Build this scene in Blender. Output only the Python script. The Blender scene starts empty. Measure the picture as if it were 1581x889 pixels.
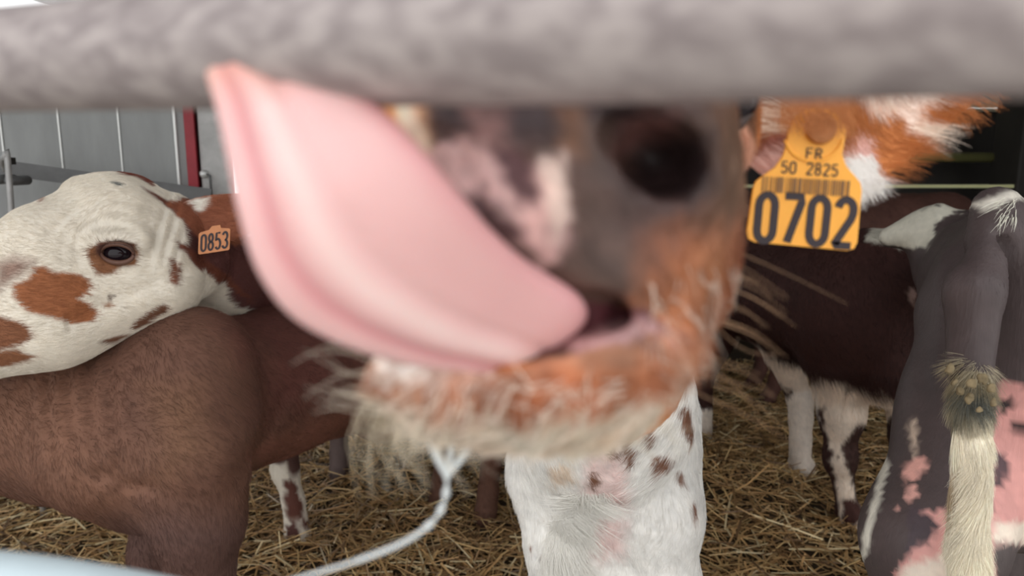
import bpy, math, random
import numpy as np
from mathutils import Vector

random.seed(7)
rng = np.random.default_rng(7)
SC = bpy.context.scene
COL = SC.collection

# ------------------------------------------------------------------ camera, world, exposure
PITCH = math.radians(10.0)
CAM_Z = 1.05
FPX = 26.0 / 36.0 * 1581.0
cam_d = bpy.data.cameras.new('camera')
cam_d.lens = 26.0
cam_d.sensor_width = 36.0
cam_d.clip_start = 0.01
cam_d.clip_end = 200
cam_d.dof.use_dof = True
cam_d.dof.focus_distance = 0.85
cam_d.dof.aperture_fstop = 7.5
cam = bpy.data.objects.new('camera', cam_d)
COL.objects.link(cam)
cam.location = (0, 0, CAM_Z)
cam.rotation_euler = (math.pi / 2 - PITCH, 0, 0)
SC.camera = cam
SC.view_settings.view_transform = 'Standard'
SC.view_settings.look = 'None'
SC.view_settings.gamma = 1
SC.view_settings.use_curve_mapping = False
SC.view_settings.exposure = 0.50
SC.cycles.use_denoising = True
SC.cycles.max_bounces = 6

world = bpy.data.worlds.new('sky')
SC.world = world
world.use_nodes = True
wn = world.node_tree
wn.nodes.clear()
w_out = wn.nodes.new('ShaderNodeOutputWorld')
w_bg = wn.nodes.new('ShaderNodeBackground')
w_tc = wn.nodes.new('ShaderNodeTexCoord')
w_sep = wn.nodes.new('ShaderNodeSeparateXYZ')
w_ramp = wn.nodes.new('ShaderNodeValToRGB')
w_ramp.color_ramp.elements[0].position = 0.0
w_ramp.color_ramp.elements[0].color = (0.90, 0.91, 0.91, 1)
w_ramp.color_ramp.elements[1].position = 0.8
w_ramp.color_ramp.elements[1].color = (0.93, 0.96, 1.0, 1)
w_bg.inputs['Strength'].default_value = 1.35
wn.links.new(w_tc.outputs['Generated'], w_sep.inputs[0])
wn.links.new(w_sep.outputs['Z'], w_ramp.inputs[0])
wn.links.new(w_ramp.outputs[0], w_bg.inputs['Color'])
wn.links.new(w_bg.outputs[0], w_out.inputs['Surface'])

# ------------------------------------------------------------------ helpers
cp, sp = math.cos(PITCH), math.sin(PITCH)


def W(px, py, Y):
    """world point seen along a line of sight at world distance Y (metres)"""
    u = (px - 790.5) / FPX
    v = (444.5 - py) / FPX
    dy = cp + sp * v
    dz = -sp + cp * v
    t = Y / dy
    return np.array([u * t, Y, CAM_Z + dz * t])


def to_px(P):
    x = P[:, 0]
    y = P[:, 1]
    z = P[:, 2] - CAM_Z
    d = cp * y - sp * z
    d = np.maximum(d, 0.02)
    v = (cp * z + sp * y) / d
    return np.stack([790.5 + FPX * x / d, 444.5 - FPX * v], 1)


def lin(c):
    c = np.array(c, float) / 255.0
    return np.where(c <= 0.04045, c / 12.92, ((c + 0.055) / 1.055) ** 2.4)


def hashf(i, j, k):
    n = (i * 374761393 + j * 668265263 + k * 2147483647 // 3) & 0xffffffff
    n = ((n ^ (n >> 13)) * 1274126177) & 0xffffffff
    return ((n ^ (n >> 16)) & 0xffff) / 65535.0


def noise(P, s, seed=0):
    Q = P * s + seed * 17.31
    I = np.floor(Q).astype(np.int64)
    F = Q - I
    F = F * F * (3 - 2 * F)
    r = 0
    for a in (0, 1):
        for b in (0, 1):
            for c in (0, 1):
                w = (F[:, 0] if a else 1 - F[:, 0]) * (F[:, 1] if b else 1 - F[:, 1]) * (F[:, 2] if c else 1 - F[:, 2])
                r = r + w * hashf(I[:, 0] + a, I[:, 1] + b, I[:, 2] + c)
    return r * 2 - 1


def rcone(P, a, b, ra, rb):
    a = np.asarray(a, np.float32); b = np.asarray(b, np.float32)
    d = b - a
    L = float(d @ d) + 1e-12
    pa = P - a
    h = np.clip((pa @ d) / L, 0, 1)
    q = pa - h[:, None] * d
    return np.sqrt((q * q).sum(1)) - (ra + (rb - ra) * h)


def ell(P, c, r, ax=None):
    q = P - np.asarray(c, np.float32)
    if ax is not None:
        q = q @ np.asarray(ax, np.float32).T
    r = np.asarray(r, np.float32)
    k0 = np.sqrt(((q / r) ** 2).sum(1))
    k1 = np.sqrt(((q / (r * r)) ** 2).sum(1)) + 1e-9
    return k0 * (k0 - 1) / k1


def smin(a, b, k):
    h = np.clip(0.5 + 0.5 * (b - a) / k, 0, 1)
    return b * (1 - h) + a * h - k * h * (1 - h)


def smax(a, b, k):
    return -smin(-a, -b, k)


def rotz(a):
    return np.array([[math.cos(a), math.sin(a), 0], [-math.sin(a), math.cos(a), 0], [0, 0, 1]])


def sdf(prims, extra=None):
    """prims: ('c', a, b, ra, rb, k) | ('e', c, r, ax, k) | ('-e', c, r, ax, k) | ('-c', a, b, ra, rb, k)"""
    def f(P):
        D = None
        for p in prims:
            if p[0][-1] == 'c':
                d = rcone(P, *p[1:5]); k = p[5]
            else:
                d = ell(P, p[1], p[2], p[3]); k = p[4]
            if D is None:
                D = d
            elif p[0][0] == '-':
                D = smax(D, -d, k)
            else:
                D = smin(D, d, k)
        if extra is not None:
            D = D + extra(P)
        return D
    return f


def surf(f, lo, hi, h):
    """surface nets -> verts, quads"""
    lo = np.array(lo, float); hi = np.array(hi, float)
    B = 8
    nb = np.ceil((hi - lo) / (h * B)).astype(int)
    n = nb * B + 1
    bc = np.stack(np.meshgrid(*[np.arange(k) for k in nb], indexing='ij'), -1).reshape(-1, 3)
    cen = lo + (bc + 0.5) * B * h
    fc = f(cen.astype(np.float32))
    act = np.abs(fc) < B * h * 1.35
    F = np.ones(tuple(n), np.float32)
    sgn = np.where(fc < 0, -1, 1).reshape(tuple(nb))
    F[:-1, :-1, :-1] = np.repeat(np.repeat(np.repeat(sgn, B, 0), B, 1), B, 2)
    o = np.stack(np.meshgrid(*[np.arange(B + 1)] * 3, indexing='ij'), -1).reshape(-1, 3)
    ab = bc[act]
    for s in range(0, len(ab), 400):
        idx = (ab[s:s + 400, None, :] * B + o[None]).reshape(-1, 3)
        v = f((lo + idx * h).astype(np.float32))
        F[idx[:, 0], idx[:, 1], idx[:, 2]] = v
    F[0] = F[-1] = 1; F[:, 0] = F[:, -1] = 1; F[:, :, 0] = F[:, :, -1] = 1
    S = F < 0
    m = n - 1
    ids, pos, quads = [], [], []
    st = np.array([m[1] * m[2], m[2], 1])
    for ax in range(3):
        sl0 = [slice(None)] * 3; sl1 = [slice(None)] * 3
        sl0[ax] = slice(0, -1); sl1[ax] = slice(1, None)
        X = np.argwhere(S[tuple(sl0)] != S[tuple(sl1)])
        e = np.zeros(3, int); e[ax] = 1
        f0 = F[X[:, 0], X[:, 1], X[:, 2]]
        f1 = F[X[:, 0] + e[0], X[:, 1] + e[1], X[:, 2] + e[2]]
        t = f0 / (f0 - f1)
        p = X + t[:, None] * e
        b1 = np.zeros(3, int); b1[(ax + 1) % 3] = 1
        b2 = np.zeros(3, int); b2[(ax + 2) % 3] = 1
        q = []
        for off in (0 * b1, b1, b1 + b2, b2):
            c = (X - off) @ st
            q.append(c); ids.append(c); pos.append(p)
        q = np.stack(q, 1)
        fl = f0 >= 0
        q[fl] = q[fl][:, ::-1]
        quads.append(q)
    ids = np.concatenate(ids); pos = np.concatenate(pos); quads = np.concatenate(quads)
    u, inv = np.unique(ids, return_inverse=True)
    cnt = np.bincount(inv)
    V = np.stack([np.bincount(inv, pos[:, k]) / cnt for k in range(3)], 1)
    Q = np.searchsorted(u, quads)
    return lo + V * h, Q


def merge(parts):
    Vs, Qs, o = [], [], 0
    for V, Q in parts:
        Vs.append(V); Qs.append(Q + o); o += len(V)
    return np.concatenate(Vs), np.concatenate(Qs)


def add_mesh(name, V, Q, mat, parent=None, col=None, smooth=True):
    me = bpy.data.meshes.new(name)
    V = np.asarray(V, np.float32); Q = np.asarray(Q)
    k = Q.shape[1]
    me.vertices.add(len(V)); me.vertices.foreach_set('co', V.ravel())
    me.loops.add(Q.size); me.loops.foreach_set('vertex_index', Q.ravel().astype(np.int32))
    me.polygons.add(len(Q))
    me.polygons.foreach_set('loop_start', np.arange(0, Q.size, k, dtype=np.int32))
    me.polygons.foreach_set('use_smooth', np.full(len(Q), smooth))
    me.update(calc_edges=True)
    me.validate()
    if col is not None:
        a = me.color_attributes.new('Col', 'FLOAT_COLOR', 'POINT')
        c4 = np.ones((len(V), 4), np.float32); c4[:, :3] = col
        a.data.foreach_set('color', c4.ravel())
    me.materials.append(mat)
    o = bpy.data.objects.new(name, me)
    COL.objects.link(o)
    if parent is not None:
        o.parent = parent
        o.matrix_parent_inverse = parent.matrix_world.inverted()
    return o


def vnormals(V, Q):
    n = np.cross(V[Q[:, 2]] - V[Q[:, 0]], V[Q[:, 3]] - V[Q[:, 1]])
    N = np.zeros_like(V)
    for k in range(4):
        for a in range(3):
            N[:, a] += np.bincount(Q[:, k], n[:, a], len(V))
    return N / (np.linalg.norm(N, axis=1, keepdims=True) + 1e-12)


def poly_sd(px, poly):
    """signed distance in px to polygon, negative inside"""
    poly = np.array(poly, float)
    d2 = np.full(len(px), 1e12)
    ins = np.zeros(len(px), bool)
    for i in range(len(poly)):
        a = poly[i]; b = poly[(i + 1) % len(poly)]
        e = b - a
        w = px - a
        t = np.clip((w @ e) / (e @ e + 1e-9), 0, 1)
        q = w - t[:, None] * e
        d2 = np.minimum(d2, (q * q).sum(1))
        c = ((a[1] <= px[:, 1]) & (b[1] > px[:, 1])) | ((b[1] <= px[:, 1]) & (a[1] > px[:, 1]))
        with np.errstate(divide='ignore', invalid='ignore'):
            xi = a[0] + (px[:, 1] - a[1]) / (b[1] - a[1] if b[1] != a[1] else 1e-9) * (b[0] - a[0])
        ins ^= c & (px[:, 0] < xi)
    d = np.sqrt(d2)
    return np.where(ins, -d, d)


def coat(base, layers, warp_scale=40, warp=5.0, mottle=0.08, jit=0.0, seed=0):
    """pigment of a hide: patches with ragged edges over a base colour.
    layers: (polygon, rgb, softness, warp multiplier[, Ymin, Ymax])"""
    def f(P):
        px = to_px(P)
        n1 = noise(P, warp_scale, 1 + seed); n2 = noise(P, warp_scale, 2 + seed)
        n3 = noise(P, warp_scale * 3, 3 + seed); n4 = noise(P, warp_scale * 3, 4 + seed)
        off = np.stack([n1 + 0.5 * n3, n2 + 0.5 * n4], 1)
        C = np.tile(lin(base), (len(P), 1))
        for L in layers:
            d = poly_sd(px + off * warp * L[3], L[0])
            a = np.clip(0.5 - d / max(L[2], 0.5), 0, 1)
            if len(L) > 4:
                a = a * ((P[:, 1] > L[4]) & (P[:, 1] < L[5]))
            C = C * (1 - a[:, None]) + lin(L[1]) * a[:, None]
        g = 1 + mottle * noise(P, warp_scale * 0.6, 9 + seed) + mottle * noise(P, warp_scale * 4, 8 + seed)
        if jit:
            g = g * (1 + jit * (rng.random(len(P)) * 2 - 1))
        return np.clip(C * g[:, None], 0, 1)
    return f


# ------------------------------------------------------------------ materials
def mat_base(name):
    m = bpy.data.materials.new(name)
    m.use_nodes = True
    nt = m.node_tree
    b = nt.nodes['Principled BSDF']
    return m, nt, b


def mat_plain(name, rgb, rough=0.6, metal=0.0, nscale=0, namp=0.15, bump=0.0, bscale=40, spec=0.5, stretch=None, sss=0):
    m, nt, b = mat_base(name)
    b.inputs['Roughness'].default_value = rough
    b.inputs['Metallic'].default_value = metal
    b.inputs['Specular IOR Level'].default_value = spec
    c = lin(rgb)
    b.inputs['Base Color'].default_value = (*c, 1)
    if sss:
        b.inputs['Subsurface Weight'].default_value = sss
        b.inputs['Subsurface Radius'].default_value = (0.012, 0.004, 0.003)
        b.inputs['Subsurface Scale'].default_value = 0.5
    tc = nt.nodes.new('ShaderNodeTexCoord')
    mp = nt.nodes.new('ShaderNodeMapping')
    nt.links.new(tc.outputs['Object'], mp.inputs[0])
    if stretch:
        mp.inputs['Scale'].default_value = stretch
    if nscale:
        n = nt.nodes.new('ShaderNodeTexNoise')
        n.inputs['Scale'].default_value = nscale
        n.inputs['Detail'].default_value = 5
        n.inputs['Roughness'].default_value = 0.6
        r = nt.nodes.new('ShaderNodeValToRGB')
        r.color_ramp.elements[0].position = 0.35
        r.color_ramp.elements[1].position = 0.68
        r.color_ramp.elements[0].color = (*(c * (1 - namp)), 1)
        r.color_ramp.elements[1].color = (*np.clip(c * (1 + namp), 0, 1), 1)
        nt.links.new(mp.outputs[0], n.inputs['Vector'])
        nt.links.new(n.outputs[0], r.inputs[0])
        nt.links.new(r.outputs[0], b.inputs['Base Color'])
    if bump:
        n2 = nt.nodes.new('ShaderNodeTexNoise')
        n2.inputs['Scale'].default_value = bscale
        n2.inputs['Detail'].default_value = 4
        bp = nt.nodes.new('ShaderNodeBump')
        bp.inputs['Strength'].default_value = bump
        bp.inputs['Distance'].default_value = 0.003
        nt.links.new(mp.outputs[0], n2.inputs['Vector'])
        nt.links.new(n2.outputs[0], bp.inputs['Height'])
        nt.links.new(bp.outputs[0], b.inputs['Normal'])
    return m


def mat_hide(name, rough=0.75, spec=0.25, bscale=(300, 300, 60), bump=0.35, dist=0.002, sss=0.0, coatw=0.0):
    m, nt, b = mat_base(name)
    a = nt.nodes.new('ShaderNodeAttribute'); a.attribute_name = 'Col'
    nt.links.new(a.outputs['Color'], b.inputs['Base Color'])
    b.inputs['Roughness'].default_value = rough
    b.inputs['Specular IOR Level'].default_value = spec
    b.inputs['Coat Weight'].default_value = coatw
    b.inputs['Coat Roughness'].default_value = 0.25
    if sss:
        b.inputs['Subsurface Weight'].default_value = sss
        b.inputs['Subsurface Radius'].default_value = (0.010, 0.004, 0.003)
        b.inputs['Subsurface Scale'].default_value = 0.4
    tc = nt.nodes.new('ShaderNodeTexCoord')
    mp = nt.nodes.new('ShaderNodeMapping')
    mp.inputs['Scale'].default_value = bscale
    n = nt.nodes.new('ShaderNodeTexNoise'); n.inputs['Scale'].default_value = 1; n.inputs['Detail'].default_value = 3
    bp = nt.nodes.new('ShaderNodeBump'); bp.inputs['Strength'].default_value = bump; bp.inputs['Distance'].default_value = dist
    nt.links.new(tc.outputs['Object'], mp.inputs[0]); nt.links.new(mp.outputs[0], n.inputs['Vector'])
    nt.links.new(n.outputs[0], bp.inputs['Height']); nt.links.new(bp.outputs[0], b.inputs['Normal'])
    return m


def mat_hair(name='hair', rough=0.6):
    m, nt, b = mat_base(name)
    a = nt.nodes.new('ShaderNodeAttribute'); a.attribute_name = 'fcol'
    nt.links.new(a.outputs['Color'], b.inputs['Base Color'])
    b.inputs['Roughness'].default_value = rough
    b.inputs['Specular IOR Level'].default_value = 0.3
    return m


M_HIDE = mat_hide('hide')
M_SKIN = mat_hide('muzzle_skin', rough=0.5, spec=0.22, bscale=(500, 500, 500), bump=0.5, dist=0.0012, sss=0.03, coatw=0.08)
M_HAIR = mat_hair()
M_TONGUE = mat_hide('wet_tongue', rough=0.5, spec=0.5, bscale=(700, 700, 700), bump=0.3, dist=0.0008, sss=0.25, coatw=0.25)
M_EYE = mat_plain('eyeball', (30, 20, 24), rough=0.08, spec=0.28)
M_LASH = mat_plain('dark_eyelid', (60, 42, 36), rough=0.5)
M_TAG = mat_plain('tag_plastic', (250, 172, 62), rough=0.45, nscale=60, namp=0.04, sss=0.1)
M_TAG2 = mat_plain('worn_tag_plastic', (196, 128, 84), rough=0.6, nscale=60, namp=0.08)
M_INK = mat_plain('black_print', (52, 42, 46), rough=0.7)
M_PINK = mat_plain('pink_skin', (226, 160, 150), rough=0.6, nscale=30, namp=0.05, sss=0.1)
M_DIRT = mat_plain('dried_dung', (122, 106, 78), rough=0.9, nscale=90, namp=0.35, bump=0.8, bscale=120)


# ------------------------------------------------------------------ fur strands
def curves_obj(name, roots, pts, rad, col, mat, parent, kind='stuff'):
    """pts (N,K,3), rad (N,K), col (N,3)"""
    N, K = pts.shape[:2]
    hc = bpy.data.hair_curves.new(name)
    hc.add_curves([K] * N)
    hc.attributes['position'].data.foreach_set('vector', pts.astype(np.float32).ravel()) if 'position' in hc.attributes else hc.points.foreach_set('position', pts.astype(np.float32).ravel())
    ra = hc.attributes.get('radius') or hc.attributes.new('radius', 'FLOAT', 'POINT')
    ra.data.foreach_set('value', rad.astype(np.float32).ravel())
    ca = hc.attributes.new('fcol', 'FLOAT_COLOR', 'CURVE')
    c4 = np.ones((N, 4), np.float32); c4[:, :3] = col
    ca.data.foreach_set('color', c4.ravel())
    hc.materials.append(mat)
    o = bpy.data.objects.new(name, hc)
    COL.objects.link(o)
    if parent is not None:
        o.parent = parent
        o.matrix_parent_inverse = parent.matrix_world.inverted()
    if kind:
        o['kind'] = kind
    return o


def fur(name, V, Q, parent, n, flow, length, colf, rad=0.0003, lift=0.35, K=4, region=None, curl=0.15, grav=0.0, cull=-0.35,
        frame=(-160, 1740, -60, 980), jit=0.12, clump=0.0, clump_s=120):
    T = np.concatenate([Q[:, [0, 1, 2]], Q[:, [0, 2, 3]]])
    Nv = vnormals(V, Q)
    c = V[T].mean(1)
    nn = Nv[T[:, 0]]
    view = c - np.array([0, 0, CAM_Z])
    view /= np.linalg.norm(view, axis=1, keepdims=True)
    ok = (-(nn * view).sum(1)) > cull
    px = to_px(c)
    ok &= (px[:, 0] > frame[0]) & (px[:, 0] < frame[1]) & (px[:, 1] > frame[2]) & (px[:, 1] < frame[3]) & (c[:, 1] > 0.05)
    if region is not None:
        ok &= region(c, px)
    T = T[ok]
    if len(T) == 0:
        return None
    A = np.linalg.norm(np.cross(V[T[:, 1]] - V[T[:, 0]], V[T[:, 2]] - V[T[:, 0]]), axis=1)
    pick = rng.choice(len(T), n, p=A / A.sum())
    r1 = np.sqrt(rng.random(n)); r2 = rng.random(n)
    w = np.stack([1 - r1, r1 * (1 - r2), r1 * r2], 1)
    root = (V[T[pick]] * w[:, :, None]).sum(1)
    nrm = (Nv[T[pick]] * w[:, :, None]).sum(1)
    nrm /= np.linalg.norm(nrm, axis=1, keepdims=True) + 1e-9
    fl = flow(root) if callable(flow) else np.tile(np.array(flow, float), (n, 1))
    wob = np.stack([noise(root, 18, 31), noise(root, 18, 32), noise(root, 18, 33)], 1) * 0.5
    fl = fl / (np.linalg.norm(fl, axis=1, keepdims=True) + 1e-9) + wob + rng.normal(0, curl, (n, 3))
    if clump:
        fl = fl + clump * np.stack([noise(root, clump_s, 41), noise(root, clump_s, 42), noise(root, clump_s, 43)], 1)
    tang = fl - (fl * nrm).sum(1)[:, None] * nrm
    tang /= np.linalg.norm(tang, axis=1, keepdims=True) + 1e-9
    L = (length(root) if callable(length) else np.full(n, length)) * (0.6 + 0.7 * rng.random(n))
    pts = np.zeros((n, K, 3))
    p = root - nrm * 0.0005
    pts[:, 0] = p
    for k in range(1, K):
        s = (k - 0.5) / (K - 1)
        up = lift * (1 - s) * (0.6 + 0.8 * rng.random(n))[:, None] if k == 1 else lift * (1 - s)
        d = tang + nrm * up + np.array([0, 0, -grav]) * s
        d /= np.linalg.norm(d, axis=1, keepdims=True)
        p = p + d * (L / (K - 1))[:, None]
        pts[:, k] = p
    prof = np.linspace(1.0, 0.15, K)
    R = np.tile(prof * rad, (n, 1)) * (0.7 + 0.6 * rng.random((n, 1)))
    C = colf(root) * (1 + jit * rng.normal(0, 1, (n, 1)))
    return curves_obj(name, root, pts, R, np.clip(C, 0, 1), M_HAIR, parent)


def thing(name, label, cat, loc, group=None):
    o = bpy.data.objects.new(name, None)
    COL.objects.link(o)
    o.location = Vector([float(x) for x in loc])
    o.empty_display_size = 0.1
    bpy.context.view_layer.update()
    o['label'] = label
    o['category'] = cat
    if group:
        o['group'] = group
    return o


def uvsphere(c, r, nu=24, nv=14, ax=None):
    V = []
    for j in range(nv + 1):
        th = math.pi * j / nv
        for i in range(nu):
            ph = 2 * math.pi * i / nu
            V.append((math.sin(th) * math.cos(ph), math.sin(th) * math.sin(ph), math.cos(th)))
    V = np.array(V) * np.array(r)
    if ax is not None:
        V = V @ np.asarray(ax)
    V = V + np.array(c)
    Q = []
    for j in range(nv):
        for i in range(nu):
            a = j * nu + i; b = j * nu + (i + 1) % nu
            Q.append((a, a + nu, b + nu, b))
    return V, np.array(Q)


def tube(path, radii, n=10, squash=None):
    path = np.array(path, float)
    m = len(path)
    V = []
    t = np.gradient(path, axis=0)
    t /= np.linalg.norm(t, axis=1, keepdims=True) + 1e-12
    up = np.array([0.13, 0.4, 0.9])
    for i in range(m):
        a = np.cross(t[i], up); a /= np.linalg.norm(a) + 1e-12
        b = np.cross(a, t[i])
        for k in range(n):
            ph = 2 * math.pi * k / n
            V.append(path[i] + radii[i] * (math.cos(ph) * a + math.sin(ph) * b))
    Q = []
    for i in range(m - 1):
        for k in range(n):
            Q.append((i * n + k, (i + 1) * n + k, (i + 1) * n + (k + 1) % n, i * n + (k + 1) % n))
    V.append(path[0]); V.append(path[-1])
    c0, c1 = len(V) - 2, len(V) - 1
    for k in range(0, n, 2):
        Q.append((c0, k, (k + 1) % n, (k + 2) % n))
        o = (m - 1) * n
        Q.append((c1, o + (k + 2) % n, o + (k + 1) % n, o + k))
    return np.array(V), np.array(Q)


def spline(pts, n):
    pts = np.array(pts, float)
    m = len(pts)
    out = []
    for s in np.linspace(0, m - 1 - 1e-6, n):
        i = int(s); t = s - i
        p0 = pts[max(i - 1, 0)]; p1 = pts[i]; p2 = pts[min(i + 1, m - 1)]; p3 = pts[min(i + 2, m - 1)]
        out.append(0.5 * ((2 * p1) + (p2 - p0) * t + (2 * p0 - 5 * p1 + 4 * p2 - p3) * t * t + (3 * p1 - p0 - 3 * p2 + p3) * t ** 3))
    return np.array(out)


def box(lo, hi):
    lo = np.array(lo, float); hi = np.array(hi, float)
    V = np.array([[(lo, hi)[a][0], (lo, hi)[b][1], (lo, hi)[c][2]] for a in (0, 1) for b in (0, 1) for c in (0, 1)])
    Q = np.array([(0, 1, 3, 2), (4, 6, 7, 5), (0, 4, 5, 1), (2, 3, 7, 6), (0, 2, 6, 4), (1, 5, 7, 3)])
    return V, Q


def add_box(name, lo, hi, mat, parent=None, bevel=0.0, rot=0.0):
    lo = np.array(lo, float); hi = np.array(hi, float)
    c = (lo + hi) / 2
    V, Q = box(lo - c, hi - c)
    o = add_mesh(name, V, Q, mat, None, smooth=False)
    o.location = c
    o.rotation_euler.z = rot
    if bevel:
        b = o.modifiers.new('bevel', 'BEVEL'); b.width = bevel; b.segments = 2
    if parent is not None:
        bpy.context.view_layer.update()
        o.parent = parent
        o.matrix_parent_inverse = parent.matrix_world.inverted()
    return o


def structure(o):
    o['kind'] = 'structure'
    return o


# ------------------------------------------------------------------ setting
M_ALU = mat_plain('dull_aluminium', (146, 147, 146), rough=0.5, metal=0.25, nscale=5, namp=0.12, bump=0.1, bscale=25, stretch=(2, 2, 0.5))
M_SEAM = mat_plain('bright_seam', (225, 225, 222), rough=0.35, metal=0.3)
M_RED = mat_plain('red_paint', (160, 40, 52), rough=0.5, nscale=14, namp=0.12)
M_PALE = mat_plain('scuffed_galvanised', (176, 174, 172), rough=0.5, metal=0.3, nscale=18, namp=0.12)
M_RAIL = mat_plain('grey_rail_steel', (112, 112, 112), rough=0.5, metal=0.3, nscale=20, namp=0.12)
M_DARK = mat_plain('dark_interior_panel', (48, 44, 40), rough=0.7, nscale=4, namp=0.2)
M_FLOOR = mat_plain('dark_litter', (70, 55, 36), rough=0.95, nscale=30, namp=0.35, bump=0.8, bscale=60)
M_CREAM = mat_plain('cream_panel', (196, 190, 165), rough=0.6, nscale=3, namp=0.05)
M_GROUND = mat_plain('pale_concrete', (188, 185, 178), rough=0.9, nscale=30, namp=0.2, bump=0.4, bscale=80)

# litter bed
gx = np.linspace(-3.0, 3.4, 150); gy = np.linspace(0.75, 5.2, 110)
GX, GY = np.meshgrid(gx, gy, indexing='ij')
GP = np.stack([GX.ravel(), GY.ravel(), np.zeros(GX.size)], 1)


def bed_z(P):
    Q = P.copy(); Q[:, 2] = 0
    h = 0.018 + 0.016 * noise(Q, 3.1, 5) + 0.008 * noise(Q, 11, 6)
    mound = 0.085 * np.exp(-(((Q[:, 0] - 0.66) / 0.22) ** 2 + ((Q[:, 1] - 2.25) / 0.4) ** 2))
    mound += 0.05 * np.exp(-(((Q[:, 0] + 0.45) / 0.3) ** 2 + ((Q[:, 1] - 2.4) / 0.5) ** 2))
    return h + mound


GP[:, 2] = bed_z(GP)
ny = len(gy)
I = np.arange(len(gx) - 1)[:, None] * ny + np.arange(ny - 1)[None]
I = I.ravel()
structure(add_mesh('floor', GP, np.stack([I, I + ny, I + ny + 1, I + 1], 1), M_FLOOR))
structure(add_box('ground_outside', (-12, -12, -0.55), (12, 0.3, -0.5), M_GROUND))
structure(add_box('floor_deck', (-3.1, 0.3, -0.12), (3.5, 5.3, -0.03), M_DARK))
structure(add_box('ceiling', (-3.1, 0.35, 2.05), (3.5, 5.3, 2.12), M_ALU))

# left partition of upright aluminium panels, leaning away to the right
root = bpy.data.objects.new('wall_left', None); COL.objects.link(root)
ang = math.radians(14)
root.location = (-2.0, 2.3, 0); root.rotation_euler.z = ang
structure(root)
bpy.context.view_layer.update()


def wall_child(name, lo, hi, mat, bevel=0.0, parent=None):
    par = parent or root
    V, Q = box(lo, hi)
    o = add_mesh(name, V, Q, mat, None, smooth=False)
    o.parent = par
    if bevel:
        b = o.modifiers.new('bevel', 'BEVEL'); b.width = bevel; b.segments = 2
    return o


def wall_u(px):
    """distance along the partition where the line of sight of column px meets it (at eye height)"""
    k = (px - 790.5) / FPX
    # x = -2 + u cos, y = 2.3 + u sin ; depth ~ y*cp + sp*(cam-z)
    best = None
    for u in np.linspace(-0.6, 2, 2601):
        P = np.array([[-2 + u * math.cos(ang), 2.3 + u * math.sin(ang), 1.25]])
        q = to_px(P)[0, 0]
        if best is None or abs(q - px) < best[0]:
            best = (abs(q - px), u)
    return best[1]


seams = [wall_u(p) for p in (-95, -5, 86, 179, 268)]
for i in range(len(seams) - 1):
    wall_child('panel', (seams[i] + 0.002, 0.0, 0.06), (seams[i + 1] - 0.002, 0.03, 1.445), M_ALU, 0.003)
    wall_child('seam_strip', (seams[i] - 0.0025, -0.004, 0.06), (seams[i] + 0.0025, 0.02, 1.445), M_SEAM)
u4 = seams[-1]
wall_child('seam_strip', (u4 - 0.006, -0.012, 0.06), (u4 + 0.002, 0.02, 2.05), M_SEAM, 0.001)
wall_child('narrow_panel', (u4 + 0.002, 0.0, 0.06), (wall_u(283), 0.03, 2.05), M_ALU)
wall_child('kerb', (seams[0] - 0.5, -0.03, 0.0), (wall_u(340), 0.04, 0.08), M_RAIL, 0.004)
wall_child('red_post', (wall_u(283), -0.03, 0.02), (wall_u(299), 0.03, 2.05), M_RED, 0.003)
wall_child('pale_post', (wall_u(303), -0.025, 0.02), (wall_u(352), 0.05, 2.05), M_PALE, 0.012)
wall_child('dark_gap', (wall_u(299), 0.02, 0.02), (wall_u(303), 0.05, 2.05), M_DARK)
bv = wall_child('bolt', (0, 0, 0), (0.01, 0.01, 0.01), M_SEAM)
bpy.data.objects.remove(bv)
ub = wall_u(309)
V_, Q_ = uvsphere((ub, -0.035, 1.0), (0.014, 0.014, 0.014), 12, 8)
zb = W(309, 268, 2.55)[2]
V_[:, 2] += zb - 1.0
b_ = add_mesh('bolt', V_, Q_, M_SEAM); b_.parent = root
V_, Q_ = tube([(ub + 0.005, -0.04, zb), (ub + 0.02, -0.045, zb - 0.005), (ub + 0.022, -0.045, zb - 0.09)], [0.004] * 3, 8)
b_ = add_mesh('latch_rod', V_, Q_, M_RAIL); b_.parent = root

# gate rail in front of the partition
g = thing('gate', 'grey steel gate rail with an upright rod behind the white-faced calf', 'gate', (-1.3, 2.2, 0.0))
pa = W(-60, 250, 2.12); pb = W(325, 302, 2.42)
for dz in (0.018,):
    V_, Q_ = box((-0.5, -0.008, -0.022), (0.5, 0.008, 0.022))
    d = pb - pa; Lg = np.linalg.norm(d); d /= Lg
    side = np.cross(d, [0, 0, 1]); side /= np.linalg.norm(side); upv = np.cross(side, d)
    V_ = (pa + pb) / 2 + V_[:, :1] * Lg * d + V_[:, 1:2] * side + V_[:, 2:3] * upv
    add_mesh('top_rail', V_, Q_, M_RAIL, g, smooth=False)
    V2 = V_ - np.array([0, 0, 0.45])
    add_mesh('lower_rail', V2, Q_, M_RAIL, g, smooth=False)
p1 = W(4, 250, 2.02); p2 = W(24, 420, 2.02)
V_, Q_ = tube(spline([W(8, 262, 2.06), W(3, 250, 2.03), W(8, 244, 2.0), W(13, 262, 2.0), W(34, 560, 2.0), np.array([W(34, 560, 2.0)[0] + 0.01, 2.0, 0.03])], 30), [0.008] * 30, 10)
add_mesh('upright_rod', V_, Q_, M_PALE, g)
for q in (W(21, 279, 2.05), W(-1, 277, 2.05)):
    V_, Q_ = tube([q + [0, -0.02, 0], q + [0, 0.06, 0]], [0.013, 0.013], 14)
    add_mesh('hinge_pin', V_, Q_, M_RAIL, g)
V_, Q_ = box(W(8, 254, 2.07), W(24, 243, 2.09)); add_mesh('hinge_plate', V_, Q_, M_DARK, g, smooth=False)

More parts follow.
